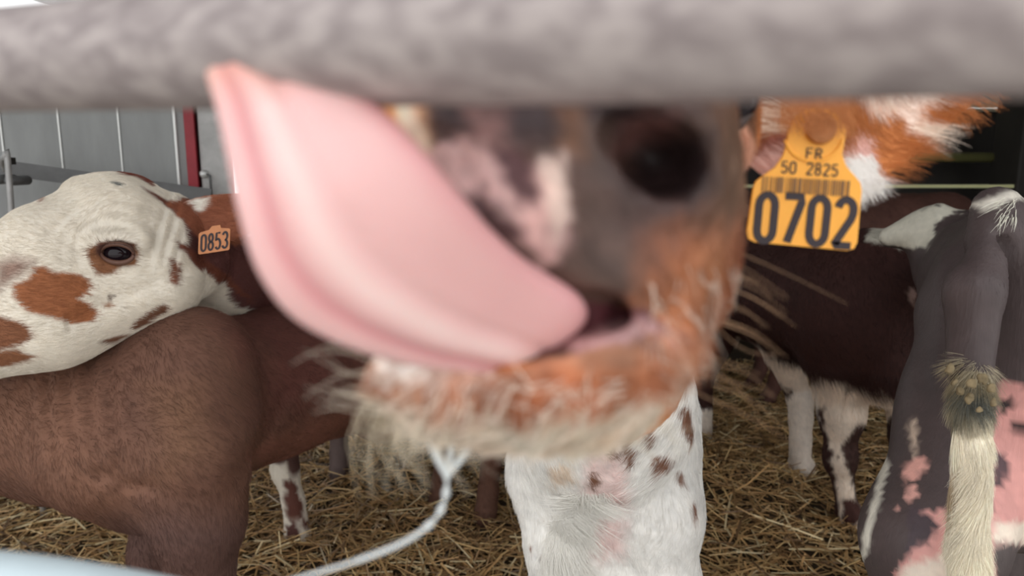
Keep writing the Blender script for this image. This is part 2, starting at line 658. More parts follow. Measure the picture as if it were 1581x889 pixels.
# right/back enclosure, dark, with a thin rail coloured pale yellow as a slit of light
structure(add_box('wall_back', (-1.1, 4.6, 0), (3.4, 4.68, W(1500, 170, 4.6)[2]), M_DARK))
structure(add_box('trim_1', (-1.1, 4.56, W(1500, 172, 4.56)[2]), (3.4, 4.6, W(1500, 167, 4.56)[2]), M_CREAM))
structure(add_box('wall_back_upper', (-1.1, 4.66, W(1500, 166, 4.66)[2]), (3.4, 4.7, 2.05), M_CREAM))
structure(add_box('wall_right', (3.3, 0.9, 0), (3.36, 4.7, 2.05), M_DARK))
structure(add_box('wall_side_left', (-3.1, 0.9, 0), (-3.04, 5.0, 1.44), M_ALU))
z0 = W(1450, 287, 4.0)[2]
rl = tag = add_box('guard_rail', (0.9, 3.98, z0 - 0.01), (2.68, 4.02, z0 + 0.008), mat_plain('slit_light_yellow', (238, 236, 180), rough=0.3), None, 0.002)
rl['label'] = 'thin rail in the dark far end, coloured pale yellow as a slit of light'; rl['category'] = 'rail'
z1 = W(1480, 243, 4.2)[2]
V_, Q_ = tube([(1.6, 4.2, z1), (2.70, 4.2, z1)], [0.028, 0.028], 16)
rl = add_mesh('guard_rail', V_, Q_, mat_plain('olive_pipe', (150, 148, 96), rough=0.3, metal=0.5))
rl['label'] = 'thick olive metal pipe above the thin pale rail at the far end'; rl['category'] = 'rail'
gp = thing('divider_post', 'dark upright post where the far rails end on the right', 'post', (2.76, 4.1, 0))
add_box('post_body', (2.68, 3.96, 0), (2.84, 4.2, 2.0), M_DARK, gp, 0.01)

# ------------------------------------------------------------------ straw
def straw_mesh(name, n, xr, yr, seed, lo=0.05, hi=0.19, zoff=0.0):
    r = np.random.default_rng(seed)
    x = r.uniform(*xr, n)
    y = yr[0] + (yr[1] - yr[0]) * r.random(n) ** 1.25
    clear = (x > -0.95) | (y < 2.3 + (x + 2) * 0.249 - 0.16)
    x = x[clear]; y = y[clear]; n = len(x)
    P = np.stack([x, y, np.zeros(n)], 1)
    z = bed_z(P) + 0.004 + r.random(n) ** 2 * 0.03 + zoff
    L = r.uniform(lo, hi, n) * (0.6 + 0.6 * r.random(n))
    th = r.uniform(0, math.pi * 2, n)
    el = r.normal(0.05, 0.20, n)
    d = np.stack([np.cos(th) * np.cos(el), np.sin(th) * np.cos(el), np.sin(el)], 1)
    bend = np.stack([r.normal(0, 0.12, n), r.normal(0, 0.12, n), r.normal(0, 0.08, n)], 1)
    C = np.stack([x, y, z], 1)
    w = r.uniform(0.0014, 0.0036, n)
    V = np.zeros((n, 3, 3, 3))
    sidev = np.cross(d, [0, 0, 1.0]); sidev /= np.linalg.norm(sidev, axis=1, keepdims=True) + 1e-9
    up = np.cross(sidev, d)
    roll = r.uniform(0, 6.28, n)
    for k, s in enumerate((-0.5, 0.0, 0.5)):
        c = C + d * (L * s)[:, None] + (bend * (L * (0.5 - abs(s)) * 1.0)[:, None])
        c[:, 2] = np.maximum(c[:, 2], z * 0.6)
        for j in range(3):
            a = roll + j * 2.094
            V[:, k, j] = c + (sidev * (np.cos(a) * w)[:, None] + up * (np.sin(a) * w * 0.6)[:, None])
    base = (np.arange(n) * 9)[:, None]
    q = []
    for k in (0, 1):
        for j in range(3):
            q.append([k * 3 + j, k * 3 + (j + 1) % 3, (k + 1) * 3 + (j + 1) % 3, (k + 1) * 3 + j])
    Q = (base[:, :, None] + np.array(q)[None]).reshape(-1, 4)
    pal = np.array([lin(c) for c in ((212, 178, 124), (190, 152, 102), (236, 214, 168), (148, 114, 76), (202, 160, 108), (116, 88, 60))])
    pc = pal[r.choice(6, n, p=[.26, .24, .1, .16, .16, .08])] * (0.7 + 0.5 * r.random((n, 1)))
    col = np.repeat(pc, 9, 0)
    return V.reshape(-1, 3), Q, col


M_STRAW, nt_, b_s = mat_base('straw')
a_s = nt_.nodes.new('ShaderNodeAttribute'); a_s.attribute_name = 'Col'
nt_.links.new(a_s.outputs['Color'], b_s.inputs['Base Color'])
b_s.inputs['Roughness'].default_value = 0.5
V_, Q_, c_ = straw_mesh('straw', 36000, (-2.2, 2.0), (1.15, 3.6), 3)
sb = add_mesh('straw_bedding', V_, Q_, M_STRAW, None, c_, smooth=False)
sb['kind'] = 'stuff'; sb['label'] = 'loose golden brown straw bedding covering the floor under the calves'; sb['category'] = 'straw'

# ------------------------------------------------------------------ rails in front of the camera
M_BAR, nt, b = mat_base('weathered_bar')
tc = nt.nodes.new('ShaderNodeTexCoord')
mp = nt.nodes.new('ShaderNodeMapping'); mp.inputs['Scale'].default_value = (95, 230, 230)
n1 = nt.nodes.new('ShaderNodeTexNoise'); n1.inputs['Scale'].default_value = 1.0; n1.inputs['Detail'].default_value = 3
r1 = nt.nodes.new('ShaderNodeValToRGB')
r1.color_ramp.elements[0].position = 0.36; r1.color_ramp.elements[0].color = (*lin((134, 122, 120)), 1)
r1.color_ramp.elements[1].position = 0.62; r1.color_ramp.elements[1].color = (*lin((166, 154, 150)), 1)
b.inputs['Roughness'].default_value = 0.55; b.inputs['Metallic'].default_value = 0.1
nt.links.new(tc.outputs['Object'], mp.inputs[0]); nt.links.new(mp.outputs[0], n1.inputs['Vector'])
nt.links.new(n1.outputs[0], r1.inputs[0]); nt.links.new(r1.outputs[0], b.inputs['Base Color'])
bl = W(0, 94, 0.208); br = W(1581, 3, 0.112)
d = br - bl
V_, Q_ = tube([bl - d * 0.6, bl, bl + d * 0.25, bl + d * 0.5, bl + d * 0.75, br, br + d * 0.12, br + d * 0.3 + [0.05, 0.02, 0], br + d * 0.3 + [0.9, 0.06, 0]], [0.0135] * 9, 48)
o = add_mesh('rail', V_, Q_, M_BAR)
o['label'] = 'blurred grey speckled round metal bar across the top, licked by the tongue'; o['category'] = 'bar'
V_, Q_ = tube(spline([W(-260, 900, .20), W(-20, 912, .20), W(150, 935, .20), W(300, 965, .20), W(460, 1010, .20), W(700, 1120, .2)], 30), [0.0115] * 30, 24)
o = add_mesh('rail', V_, Q_, mat_plain('pale_blue_paint', (198, 212, 216), rough=0.5, nscale=40, namp=0.04))
o['label'] = 'blurred pale blue-white curved rail in the bottom left corner'; o['category'] = 'bar'


# ------------------------------------------------------------------ generic calf body in its own frame
def calf_prims(pos, head, s=1.0, legs=None, with_head=True, zoff=0.0):
    """pos = trunk centre on the ground, head = heading angle, s = size"""
    ch, sh = math.cos(head), math.sin(head)

    def L(f, si, z):
        return np.array([pos[0] + s * (f * ch - si * sh), pos[1] + s * (f * sh + si * ch), zoff + s * z])
    p = [('c', L(.26, 0, .60), L(0, 0, .60), .165 * s, .185 * s, 0.01),
         ('c', L(0, 0, .60), L(-.34, 0, .64), .185 * s, .155 * s, 0.06 * s),
         ('c', L(.24, 0, .70), L(-.36, 0, .73), .09 * s, .085 * s, 0.08 * s),
         ('c', L(.38, 0, .56), L(.26, 0, .50), .10 * s, .12 * s, 0.08 * s)]
    lg = legs or {}
    for si in (-1, 1):
        f = lg.get(('f', si), (.27, .10 * si))
        h = lg.get(('h', si), (-.42, .11 * si))
        p += [('c', L(.24, .11 * si, .58), L(.25, .11 * si, .44), .085 * s, .06 * s, 0.06 * s),
              ('c', L(.25, .11 * si, .44), L((.25 + f[0]) / 2 + .01, (.11 * si + f[1]) / 2, .25), .055 * s, .034 * s, 0.03 * s),
              ('e', L((.25 + f[0]) / 2 + .015, (.11 * si + f[1]) / 2, .25), np.array([.036, .036, .045]) * s, None, 0.02 * s),
              ('c', L((.25 + f[0]) / 2 + .01, (.11 * si + f[1]) / 2, .25), L(f[0], f[1], .10), .030 * s, .024 * s, 0.02 * s),
              ('c', L(f[0], f[1], .10), L(f[0] + .03, f[1], .03), .026 * s, .032 * s, 0.02 * s),
              ('c', L(-.34, .10 * si, .62), L(-.26, .13 * si, .45), .125 * s, .085 * s, 0.07 * s),
              ('c', L(-.26, .13 * si, .45), L(h[0] - .03, h[1], .30), .08 * s, .040 * s, 0.04 * s),
              ('c', L(h[0] - .03, h[1], .30), L(h[0], h[1], .10), .036 * s, .025 * s, 0.02 * s),
              ('c', L(h[0], h[1], .10), L(h[0] + .03, h[1], .03), .027 * s, .033 * s, 0.02 * s)]
    if with_head:
        p += [('c', L(.34, 0, .66), L(.60, 0, .84), .125 * s, .085 * s, 0.09 * s),
              ('c', L(.64, 0, .90), L(.74, 0, .80), .085 * s, .07 * s, 0.05 * s),
              ('c', L(.74, 0, .80), L(.86, 0, .70), .062 * s, .050 * s, 0.04 * s)]
        for si in (-1, 1):
            p.append(('c', L(.60, .07 * si, .90), L(.57, .19 * si, .89), .03 * s, .022 * s, 0.02 * s))
    return p, L


def bounds(prims, pad=0.03):
    lo = np.full(3, 1e9); hi = -lo
    for p in prims:
        if p[0][0] == '-':
            continue
        if p[0][-1] == 'c':
            for q, r in ((p[1], p[3]), (p[2], p[4])):
                lo = np.minimum(lo, np.array(q) - r); hi = np.maximum(hi, np.array(q) + r)
        else:
            r = max(p[2])
            lo = np.minimum(lo, np.array(p[1]) - r); hi = np.maximum(hi, np.array(p[1]) + r)
    return lo - pad, hi + pad


def R3(fwd, up=(0, 0, 1)):
    """rows: x = right, y = fwd, z = up"""
    f = np.array(fwd, float); f /= np.linalg.norm(f)
    u = np.array(up, float); x = np.cross(f, u); x /= np.linalg.norm(x); u = np.cross(x, f)
    return np.stack([x, f, u])


def eye_parts(root, c, out, fwd, r=0.017, up=(0, 0, 1), iris=(50, 38, 44)):
    V, Q = uvsphere(c, (r, r, r), 28, 18)
    e = add_mesh('eyeball', V, Q, M_EYE, root)
    e['label'] = 'glossy dark eye'
    return e


def stroke_strip(paths, width, O, ux, uy, nrm, th=0.0003):
    """flat printed strokes; paths in tag units, O origin, ux uy vectors per unit"""
    Vs, Qs, o = [], [], 0
    for path, w in [(p, width) if not isinstance(p, tuple) else p for p in paths]:
        p = np.array(path, float)
        closed = np.allclose(p[0], p[-1]) and len(p) > 2
        n = len(p)
        t = np.zeros_like(p)
        for i in range(n):
            if closed:
                a = p[(i - 1) % (n - 1)] if i in (0, n - 1) else p[i - 1]
                b = p[1] if i in (0, n - 1) else p[i + 1]
            else:
                a = p[max(i - 1, 0)]; b = p[min(i + 1, n - 1)]
            e = b - a
            t[i] = e / (np.linalg.norm(e) + 1e-9)
        nn = np.stack([-t[:, 1], t[:, 0]], 1)
        l = p + nn * w / 2; r = p - nn * w / 2
        for arr, off in ((l, th), (r, th), (l, -th), (r, -th)):
            Vs.append(O + arr[:, :1] * ux + arr[:, 1:2] * uy + nrm * off)
        for i in range(n - 1):
            Qs.append((o + i, o + i + 1, o + n + i + 1, o + n + i))
            Qs.append((o + 2 * n + i, o + 3 * n + i, o + 3 * n + i + 1, o + 2 * n + i + 1))
            Qs.append((o + i, o + 2 * n + i, o + 2 * n + i + 1, o + i + 1))
            Qs.append((o + n + i, o + n + i + 1, o + 3 * n + i + 1, o + 3 * n + i))
        Qs.append((o, o + n, o + 3 * n, o + 2 * n)); Qs.append((o + n - 1, o + 3 * n - 1, o + 4 * n - 1, o + 2 * n - 1))
        o += 4 * n
    return np.concatenate(Vs), np.array(Qs)


def arc(cx, cy, rx, ry, a0, a1, n=10):
    a = np.radians(np.linspace(a0, a1, n))
    return [(cx + rx * math.cos(t), cy + ry * math.sin(t)) for t in a]


# glyph strokes in a 1 wide x 2 high cell, y up
GLY = {
    '0': [arc(.5, 1.5, .38, .42, 0, 180) + arc(.5, .5, .38, .42, 180, 360) + [(.88, 1.5)]],
    '7': [[(.08, 1.92), (.9, 1.92), (.88, 1.70), (.34, 0.08)]],
    '2': [arc(.5, 1.48, .38, .44, 165, -20, 12) + [(.80, 1.15), (.12, .12), (.15, .08), (.92, .08)]],
    '8': [arc(.5, 1.47, .33, .45, -90, 270, 18), arc(.5, .55, .38, .47, 90, 450, 18)],
    '5': [[(.86, 1.92), (.22, 1.92), (.16, 1.05)] + arc(.48, .66, .40, .58, 110, -150, 14)],
    '3': [arc(.45, 1.45, .38, .47, 160, -90, 12), arc(.45, .55, .42, .47, 90, -160, 12)],
    'F': [[(.15, 0), (.15, 1.95), (.85, 1.95)], [(.15, 1.05), (.75, 1.05)]],
    'R': [[(.15, 0), (.15, 1.95), (.5, 1.95)] + arc(.5, 1.48, .36, .47, 90, -90, 8) + [(.15, 1.0)], [(.5, 1.0), (.9, 0)]],
}


def text_strokes(s, x, y, w, h, gap, rise=0.0):
    out = []
    for ch in s:
        if ch != ' ':
            for path in GLY[ch]:
                out.append([(x + q[0] * w, y + q[1] * h / 2) for q in path])
            x += w + gap
        else:
            x += w * 0.7
    return out


def flat_shape(name, outline, O, ux, uy, nrm, th, mat, parent, bevel=0.0):
    p = np.array(outline, float)
    n = len(p)
    top = O + p[:, :1] * ux + p[:, 1:2] * uy + nrm * th / 2
    bot = top - nrm * th
    me = bpy.data.meshes.new(name)
    faces = [list(range(n)), list(range(2 * n - 1, n - 1, -1))] + [[i, n + i, n + (i + 1) % n, (i + 1) % n] for i in range(n)]
    me.from_pydata(np.concatenate([top, bot]).tolist(), [], faces)
    me.materials.append(mat)
    me.update()
    o = bpy.data.objects.new(name, me); COL.objects.link(o)
    if parent is not None:
        o.parent = parent; o.matrix_parent_inverse = parent.matrix_world.inverted()
    if bevel:
        b = o.modifiers.new('bevel', 'BEVEL'); b.width = bevel; b.segments = 2; b.limit_method = 'ANGLE'
    return o


def leaf_ear(outline, Y, cup, th, rings=14, centre=None, per=6, tilt=(0, 0), cupfn=None):
    """thick cupped ear from an outline; returns verts, quads"""
    ol = np.array(outline, float)
    ol = spline(np.vstack([ol, ol[:1]]), len(ol) * per)[:-1]
    c = ol.mean(0) if centre is None else np.array(centre, float)
    n = len(ol)
    F, B = [], []
    for r in range(rings + 1):
        s = r / rings
        for q in ol:
            p = c + (q - c) * s
            dd = cup * (1 - s * s) + tilt[0] * (p[0] - c[0]) / 100 + tilt[1] * (p[1] - c[1]) / 100
            if cupfn:
                dd += cupfn(p)
            w = W(p[0], p[1], Y + dd)
            t = th * (1 - s ** 4) * 0.5 + 0.0006
            F.append(w - [0, t, 0]); B.append(w + [0, t, 0])
    V = np.array(F + B)
    N = len(F)
    Q = []
    for r in range(rings):
        for i in range(n):
            a = r * n + i; b = r * n + (i + 1) % n
            Q.append((a, b, b + n, a + n)); Q.append((N + a, N + a + n, N + b + n, N + b))
    for i in range(n):
        a = rings * n + i; b = rings * n + (i + 1) % n
        Q.append((a, b, N + b, N + a))
    Q = np.array(Q)
    if vnormals(V, Q)[:N, 1].mean() > 0:
        Q = Q[:, ::-1]
    return V, Q


#CALVES
# ================================================================== brown calf (C), side on at the left
cT = thing('calf', 'plain reddish-brown calf with wrinkled neck, under the white-faced head on the left', 'calf', (-0.4, 1.55, 0))
pr = [
    ('c', W(250, 640, 1.22), W(420, 588, 1.50), .160, .150, .05),
    ('c', W(420, 588, 1.50), W(610, 560, 1.88), .150, .150, .05),
    ('c', W(-110, 600, 1.27), W(110, 632, 1.23), .125, .150, .05),
    ('c', W(110, 632, 1.23), W(240, 650, 1.20), .150, .15, .05),
    ('c', W(165, 700, 1.10), W(225, 730, 1.13), .095, .085, .06),
    ('c', W(300, 560, 1.16), W(300, 680, 1.10), .09, .085, .07),
    ('c', W(300, 690, 1.09), W(308, 800, 1.08), .082, .066, .05),
    ('c', W(308, 800, 1.08), W(312, 980, 1.09), .062, .040, .03),
    ('c', W(312, 980, 1.09), np.array([W(312, 980, 1.09)[0], 1.08, .10]), .038, .026, .02),
    ('c', np.array([W(312, 980, 1.09)[0], 1.08, .10]), np.array([W(312, 980, 1.09)[0] - .02, 1.06, .03]), .028, .034, .02),
    ('c', W(255, 740, 1.28), W(243, 850, 1.26), .06, .046, .04),
    ('c', W(243, 850, 1.26), np.array([W(243, 850, 1.26)[0], 1.26, .10]), .044, .026, .02),
    ('c', np.array([W(243, 850, 1.26)[0], 1.26, .10]), np.array([W(243, 850, 1.26)[0] - .02, 1.24, .03]), .028, .034, .02),
    ('c', W(600, 560, 1.85), W(600, 620, 1.82), .14, .10, .06),
    ('c', W(600, 620, 1.82), np.array([-.20, 2.12, .30]), .085, .042, .04),
    ('c', np.array([-.20, 2.12, .30]), np.array([-.21, 2.08, .10]), .036, .026, .02),
    ('c', np.array([-.21, 2.08, .10]), np.array([-.22, 2.06, .03]), .028, .034, .02),
    ('c', W(660, 560, 1.95), np.array([-.05, 2.00, .30]), .12, .042, .06),
    ('c', np.array([-.05, 2.00, .30]), np.array([-.07, 2.00, .10]), .036, .026, .02),
    ('c', np.array([-.07, 2.00, .10]), np.array([-.08, 1.98, .03]), .028, .034, .02),
    # lowered head, out of the picture on the left
    ('c', W(-110, 600, 1.27), W(-260, 640, 1.22), .110, .085, .05),
    ('c', W(-280, 650, 1.20), W(-400, 740, 1.16), .075, .048, .04),
]


def c_wr(P):
    px = to_px(P)
    m = np.exp(-((px[:, 0] - 120) / 80) ** 4 - ((px[:, 1] - 650) / 100) ** 4) * (P[:, 1] < 1.3)
    d = 0.0045 * np.sin(px[:, 0] / 5.2 - ((px[:, 1] - 560) / 100) ** 2 + 1.3 * noise(P * np.array([1, 1, .4]), 12, 3)) * m
    m2 = np.exp(-((px[:, 0] - 185) / 60) ** 2 - ((px[:, 1] - 735) / 30) ** 2) * (P[:, 1] < 1.3)
    d = d + 0.003 * np.sin((px[:, 0] * 0.5 + px[:, 1]) / 8.0 + 2 * noise(P, 20, 8)) * m2
    # crease behind the elbow and along the shoulder blade
    s = np.abs((px[:, 0] - 395) + 0.55 * (px[:, 1] - 690))
    d = d + 0.010 * np.exp(-(s / 16) ** 2 - ((px[:, 1] - 680) / 70) ** 2) * (P[:, 1] < 1.7)
    s2 = np.abs((px[:, 1] - 745) - 0.28 * (px[:, 0] - 200))
    d = d + 0.008 * np.exp(-(s2 / 10) ** 2 - ((px[:, 0] - 190) / 70) ** 2) * (P[:, 1] < 1.3)
    return d + 0.003 * noise(P, 9, 4) + 0.0015 * noise(P, 26, 5)


f = sdf(pr, c_wr)
lo, hi = bounds(pr)
V, Q = surf(f, lo, hi, 0.009)
lo2, hi2 = W(0, 780, 1.0), W(260, 560, 1.3)
c_col = coat((104, 72, 58), [
    ([(-50, 560), (120, 560), (150, 680), (260, 790), (200, 830), (0, 730), (-50, 700)], (120, 84, 66), 120, 1.0),
    ([(225, 600), (300, 590), (330, 700), (240, 740)], (118, 84, 64), 60, 1.0),
    ([(330, 440), (600, 440), (560, 640), (420, 640)], (100, 60, 52), 90, 1.0),
    ([(390, 690), (550, 620), (560, 660), (420, 720)], (120, 78, 64), 25, 1.0),
    ([(180, 790), (420, 790), (400, 980), (180, 980)], (92, 66, 58), 60, 1.0),
], 18, 16, 0.10)
add_mesh('body', V, Q, M_HIDE, cT, c_col(V))


def c_flow(P):
    px = to_px(P)
    leg = np.clip((px[:, 1] - 740) / 80, 0, 1)[:, None]
    return np.array([0.6, 0.35, -0.75]) * (1 - leg) + np.array([0.1, 0, -1]) * leg


fur('coat', V, Q, cT, 70000, c_flow, 0.013, c_col, rad=0.00038, lift=0.30, jit=0.16)
V_, Q_ = tube(spline([W(650, 545, 2.03), W(690, 600, 2.12), W(690, 700, 2.13)], 12), np.linspace(.022, .012, 12), 10)
add_mesh('tail', V_, Q_, M_HIDE, cT, c_col(V_))

# ================================================================== white-faced calf (B)
bT = thing('calf', 'white-faced calf with brown patches, brown-ringed eye and tag 0853, far left', 'calf', (-0.4, 2.3, 0))
EB = W(181, 391, 1.085)
pr = [
    ('c', W(172, 360, 1.175), W(228, 378, 1.21), .086, .074, .04),
    ('c', W(172, 360, 1.175), W(75, 388, 1.10), .086, .060, .04),
    ('c', W(70, 385, 1.10), W(85, 440, 1.12), .060, .062, .04),
    ('c', W(80, 425, 1.11), W(-170, 500, 1.0), .070, .045, .05),
    ('c', W(240, 435, 1.17), W(80, 492, 1.08), .070, .064, .05),
    ('c', W(80, 492, 1.08), W(-170, 570, .99), .064, .050, .05),
    ('c', W(290, 415, 1.27), W(235, 445, 1.20), .055, .055, .04),
    ('c', W(255, 365, 1.25), W(345, 420, 1.42), .072, .075, .04),
    ('c', W(345, 420, 1.42), W(440, 450, 1.80), .075, .125, .05),
    ('c', W(440, 450, 1.80), np.array([-.47, 2.10, .62]), .12, .155, .06),
    ('c', W(125, 300, 1.20), W(205, 300, 1.22), .026, .028, .03),
    # brow, eye bag
    ('c', W(148, 374, 1.085), W(215, 372, 1.11), .016, .016, .018),
    ('c', W(150, 405, 1.09), W(210, 408, 1.12), .014, .014, .018),
]
frm = R3(EB - np.array([0, 0, CAM_Z]))
pr.append(('-e', W(181, 391, 1.078), np.array([.0255, .030, .0150]), frm, .006))


def b_dis(P):
    px = to_px(P)
    m = np.exp(-((px[:, 0] - 150) / 90) ** 2 - ((px[:, 1] - 340) / 55) ** 2) * (P[:, 1] < 1.3)
    r = np.sqrt((px[:, 0] - 175) ** 2 + ((px[:, 1] - 400) * 1.2) ** 2)
    d = 0.0009 * np.sin(r / 4.2 + noise(P, 30, 3) * 2.0) * m
    m2 = np.exp(-((px[:, 0] - 262) / 22) ** 2 - ((px[:, 1] - 365) / 50) ** 2)
    d = d + 0.002 * np.sin(px[:, 0] / 3.2 + px[:, 1] / 11) * m2
    s = np.abs((px[:, 1] - 455) + 0.45 * (px[:, 0] - 200))
    d = d + 0.004 * np.exp(-(s / 14) ** 2) * (px[:, 0] > 100) * (P[:, 1] < 1.3)
    return d + 0.0012 * noise(P, 30, 5)


fB = sdf(pr, b_dis)
lo, hi = bounds(pr[:8] + pr[10:13])
hi[1] = 1.40
V1, Q1 = surf(fB, lo, hi, 0.0042)
prb, LB = calf_prims((-.30, 2.52), math.radians(-122), 0.97, {('f', 1): (.30, .12), ('f', -1): (.26, -.12)}, False)
# visible spotted foreleg and the darker one behind it
fl1 = np.array([W(462, 835, 1.86)[0], 1.86, 0])
fl2 = np.array([W(526, 745, 2.24)[0], 2.24, 0])
keep = [p for p in prb if not any((np.linalg.norm((p[1] - LB(*q))[:2]) < .09 and p[1][2] < .5) for q in ((.28, .11, 0), (.26, -.11, 0)))]
kn1 = np.array([W(440, 725, 1.88)[0], 1.88, W(440, 725, 1.88)[2]])
keep += [('c', pr[9][2], LB(.2, 0, .60), .15, .16, .05),
         ('c', LB(.27, .08, .55), kn1 + [0.0, 0, .10], .07, .045, .04),
         ('c', kn1 + [0.0, 0, .10], kn1, .045, .034, .03),
         ('c', kn1, fl1 + [-.01, 0, .14], .036, .027, .02),
         ('c', fl1 + [-.01, 0, .14], fl1 + [0, -.01, .04], .028, .037, .02),
         ('c', LB(.22, -.10, .50), fl2 + [.0, 0, .30], .07, .036, .04),
         ('c', fl2 + [0, 0, .30], fl2 + [0, 0, .12], .036, .027, .02),
         ('c', fl2 + [0, 0, .12], fl2 + [0, -.02, .04], .028, .035, .02)]
fbb = sdf([pr[8], pr[9]] + keep)
lo, hi = bounds([pr[8], pr[9]] + keep)
lo[1] = 1.36
V2, Q2 = surf(fbb, lo, hi, 0.011)
earB = [(262, 322), (300, 306), (350, 299), (400, 300), (440, 312), (430, 345), (385, 362), (340, 372), (305, 366), (278, 350)]
V3, Q3 = leaf_ear(earB, 1.235, .012, .010, 8, (345, 332), 4, (0.02, 0.0))
V, Q = merge([(V1, Q1), (V2, Q2), (V3, Q3)])
BR = (150, 92, 58)
b_layers = [
    ([(275, 300), (460, 290), (470, 520), (352, 468), (345, 440), (300, 405), (275, 385), (288, 370)], (92, 54, 50), 6, 1.0, 0, 3),
    ([(268, 372), (300, 385), (345, 420), (392, 472), (352, 446), (300, 410)], (112, 62, 46), 4, 1.0, 0, 3),
    ([(105, 230), (225, 230), (232, 284), (205, 270), (160, 265), (125, 270)], (120, 62, 48), 3, .5),
    ([(215, 285), (260, 310), (272, 330), (258, 322), (232, 302)], (110, 66, 54), 4, .5),
    ([(250, 312), (300, 300), (460, 290), (460, 370), (330, 378), (300, 360), (275, 335)], (142, 84, 60), 4, .6, 0, 1.5),
    ([(290, 310), (322, 304), (318, 318), (308, 326), (298, 324)], (232, 226, 214), 4, 1.0, 0, 1.5),
    ([(132, 385), (150, 374), (185, 372), (208, 376), (213, 392), (208, 410), (190, 412), (172, 422), (150, 425), (138, 408)], (128, 84, 56), 4, .5, 0, 1.5),
    ([(150, 376), (185, 371), (206, 378), (209, 396), (190, 402), (160, 402), (148, 390)], (88, 58, 50), 4, .2, 0, 1.5),
    ([(22, 440), (45, 430), (48, 412), (66, 410), (72, 418), (98, 420), (125, 424), (138, 436), (130, 452), (118, 460), (135, 470), (150, 485), (140, 498), (105, 500), (75, 490), (40, 480), (20, 462)], BR, 4, 1.0, 0, 1.5),
    ([(-80, 480), (-20, 485), (20, 495), (46, 508), (48, 525), (20, 535), (-30, 545), (-80, 540)], (128, 82, 56), 5, 1.0, 0, 1.5),
    ([(-60, 545), (20, 540), (56, 550), (30, 562), (-60, 580)], (134, 88, 60), 5, 1.0, 0, 1.5),
    ([(258, 398), (272, 405), (278, 425), (272, 442), (262, 436)], (120, 72, 52), 4, .7, 0, 1.5),
    ([(235, 476), (252, 468), (262, 474), (240, 492), (205, 512), (200, 506)], (112, 74, 54), 4, .8, 0, 1.5),
    ([(150, 528), (190, 516), (196, 520), (160, 536)], (120, 82, 60), 4, .8, 0, 1.5),
    ([(166, 455), (173, 455), (172, 464), (166, 464)], (84, 58, 46), 3, .3, 0, 1.5),
    ([(158, 470), (170, 466), (172, 474), (160, 476)], (150, 110, 84), 4, .5, 0, 1.5),
    ([(168, 281), (178, 280), (186, 284), (182, 287), (172, 284)], (62, 72, 74), 2, .3, 0, 1.5),
    ([(50, 312), (64, 300), (62, 308), (54, 316)], (150, 110, 96), 3, .5, 0, 1.5),
    ([(-10, 405), (20, 398), (50, 402), (30, 425), (-10, 450)], (150, 122, 108), 22, .5, 0, 1.5),  # brownish patch painted in for a blurred shadow on the nose bridge
    # body and legs
    ([(300, 600), (440, 560), (470, 700), (455, 740), (440, 716), (416, 716), (400, 700)], (92, 66, 60), 6, 1.0, 1.6, 4),
    ([(438, 740), (455, 742), (466, 770), (468, 800), (455, 806), (440, 790)], (96, 58, 48), 4, 1.0, 1.6, 2.05),
    ([(440, 812), (462, 806), (462, 860), (445, 860)], (88, 56, 50), 4, 1.0, 1.6, 2.05),
    ([(466, 802), (478, 802), (480, 815), (468, 818)], (92, 54, 46), 3, .6, 1.6, 2.05),
    ([(490, 500), (1200, 480), (1200, 700), (548, 700), (548, 780), (500, 780), (504, 600)], (104, 88, 84), 8, 1.0, 1.6, 4),
]
b_col = coat((224, 214, 198), b_layers, 55, 4.0, 0.05)
b_body = add_mesh('body', V, Q, M_HIDE, bT, b_col(V))


def b_flow(P):
    px = to_px(P)
    d = px - np.array([182., 395.])
    a = np.arctan2(d[:, 1], d[:, 0])
    r = np.linalg.norm(d, axis=1)
    sw = np.clip(1 - r / 170, 0, 1)
    up = px[:, 1] < 400
    # radial whorl away from the eye corner on the forehead, backwards along the cheek
    v = np.stack([np.cos(a), np.zeros(len(P)), -np.sin(a)], 1)
    base = np.array([0.85, 0.3, -0.25])
    k = (np.clip(1 - r / 140, 0, 1) * up)[:, None]
    return base * (1 - k) + v * k


def b_len(P):
    px = to_px(P)
    near_eye = np.exp(-(((px[:, 0] - 181) / 34) ** 2 + ((px[:, 1] - 391) / 22) ** 2))
    return 0.010 * (1 - 0.75 * near_eye)


def no_eyeB(c, px):
    return (((px[:, 0] - 181) / 27) ** 2 + ((px[:, 1] - 391) / 16) ** 2 > 1) & (c[:, 1] < 1.45)


fur('coat', V, Q, bT, 70000, b_flow, b_len, b_col, rad=0.00030, lift=0.22, region=no_eyeB, jit=0.06)
fur('body_coat', V, Q, bT, 18000, (0.2, 0.3, -1), 0.012, b_col, rad=0.0005, lift=0.3, region=lambda c, px: c[:, 1] >= 1.45)
e = eye_parts(bT, W(182, 391, 1.107), None, None, 0.0225)
# eyelid rims
lid = []
for k, (sx, sy0, sgn) in enumerate(((1, 1, 1), (1, 1, -1))):
    path = []
    for a in np.linspace(0, math.pi, 16):
        path.append(W(181 - 25.5 * math.cos(a), 391 - sgn * 14.5 * math.sin(a) - 1.5 * math.cos(a), 1.085 - 0.004 * math.sin(a)))
    V_, Q_ = tube(path, 0.0022 + 0.0018 * np.sin(np.linspace(0, math.pi, 16)), 8)
    add_mesh('eyelid', V_, Q_, mat_plain('brown_eyelid', (92, 60, 46), rough=0.6), bT)
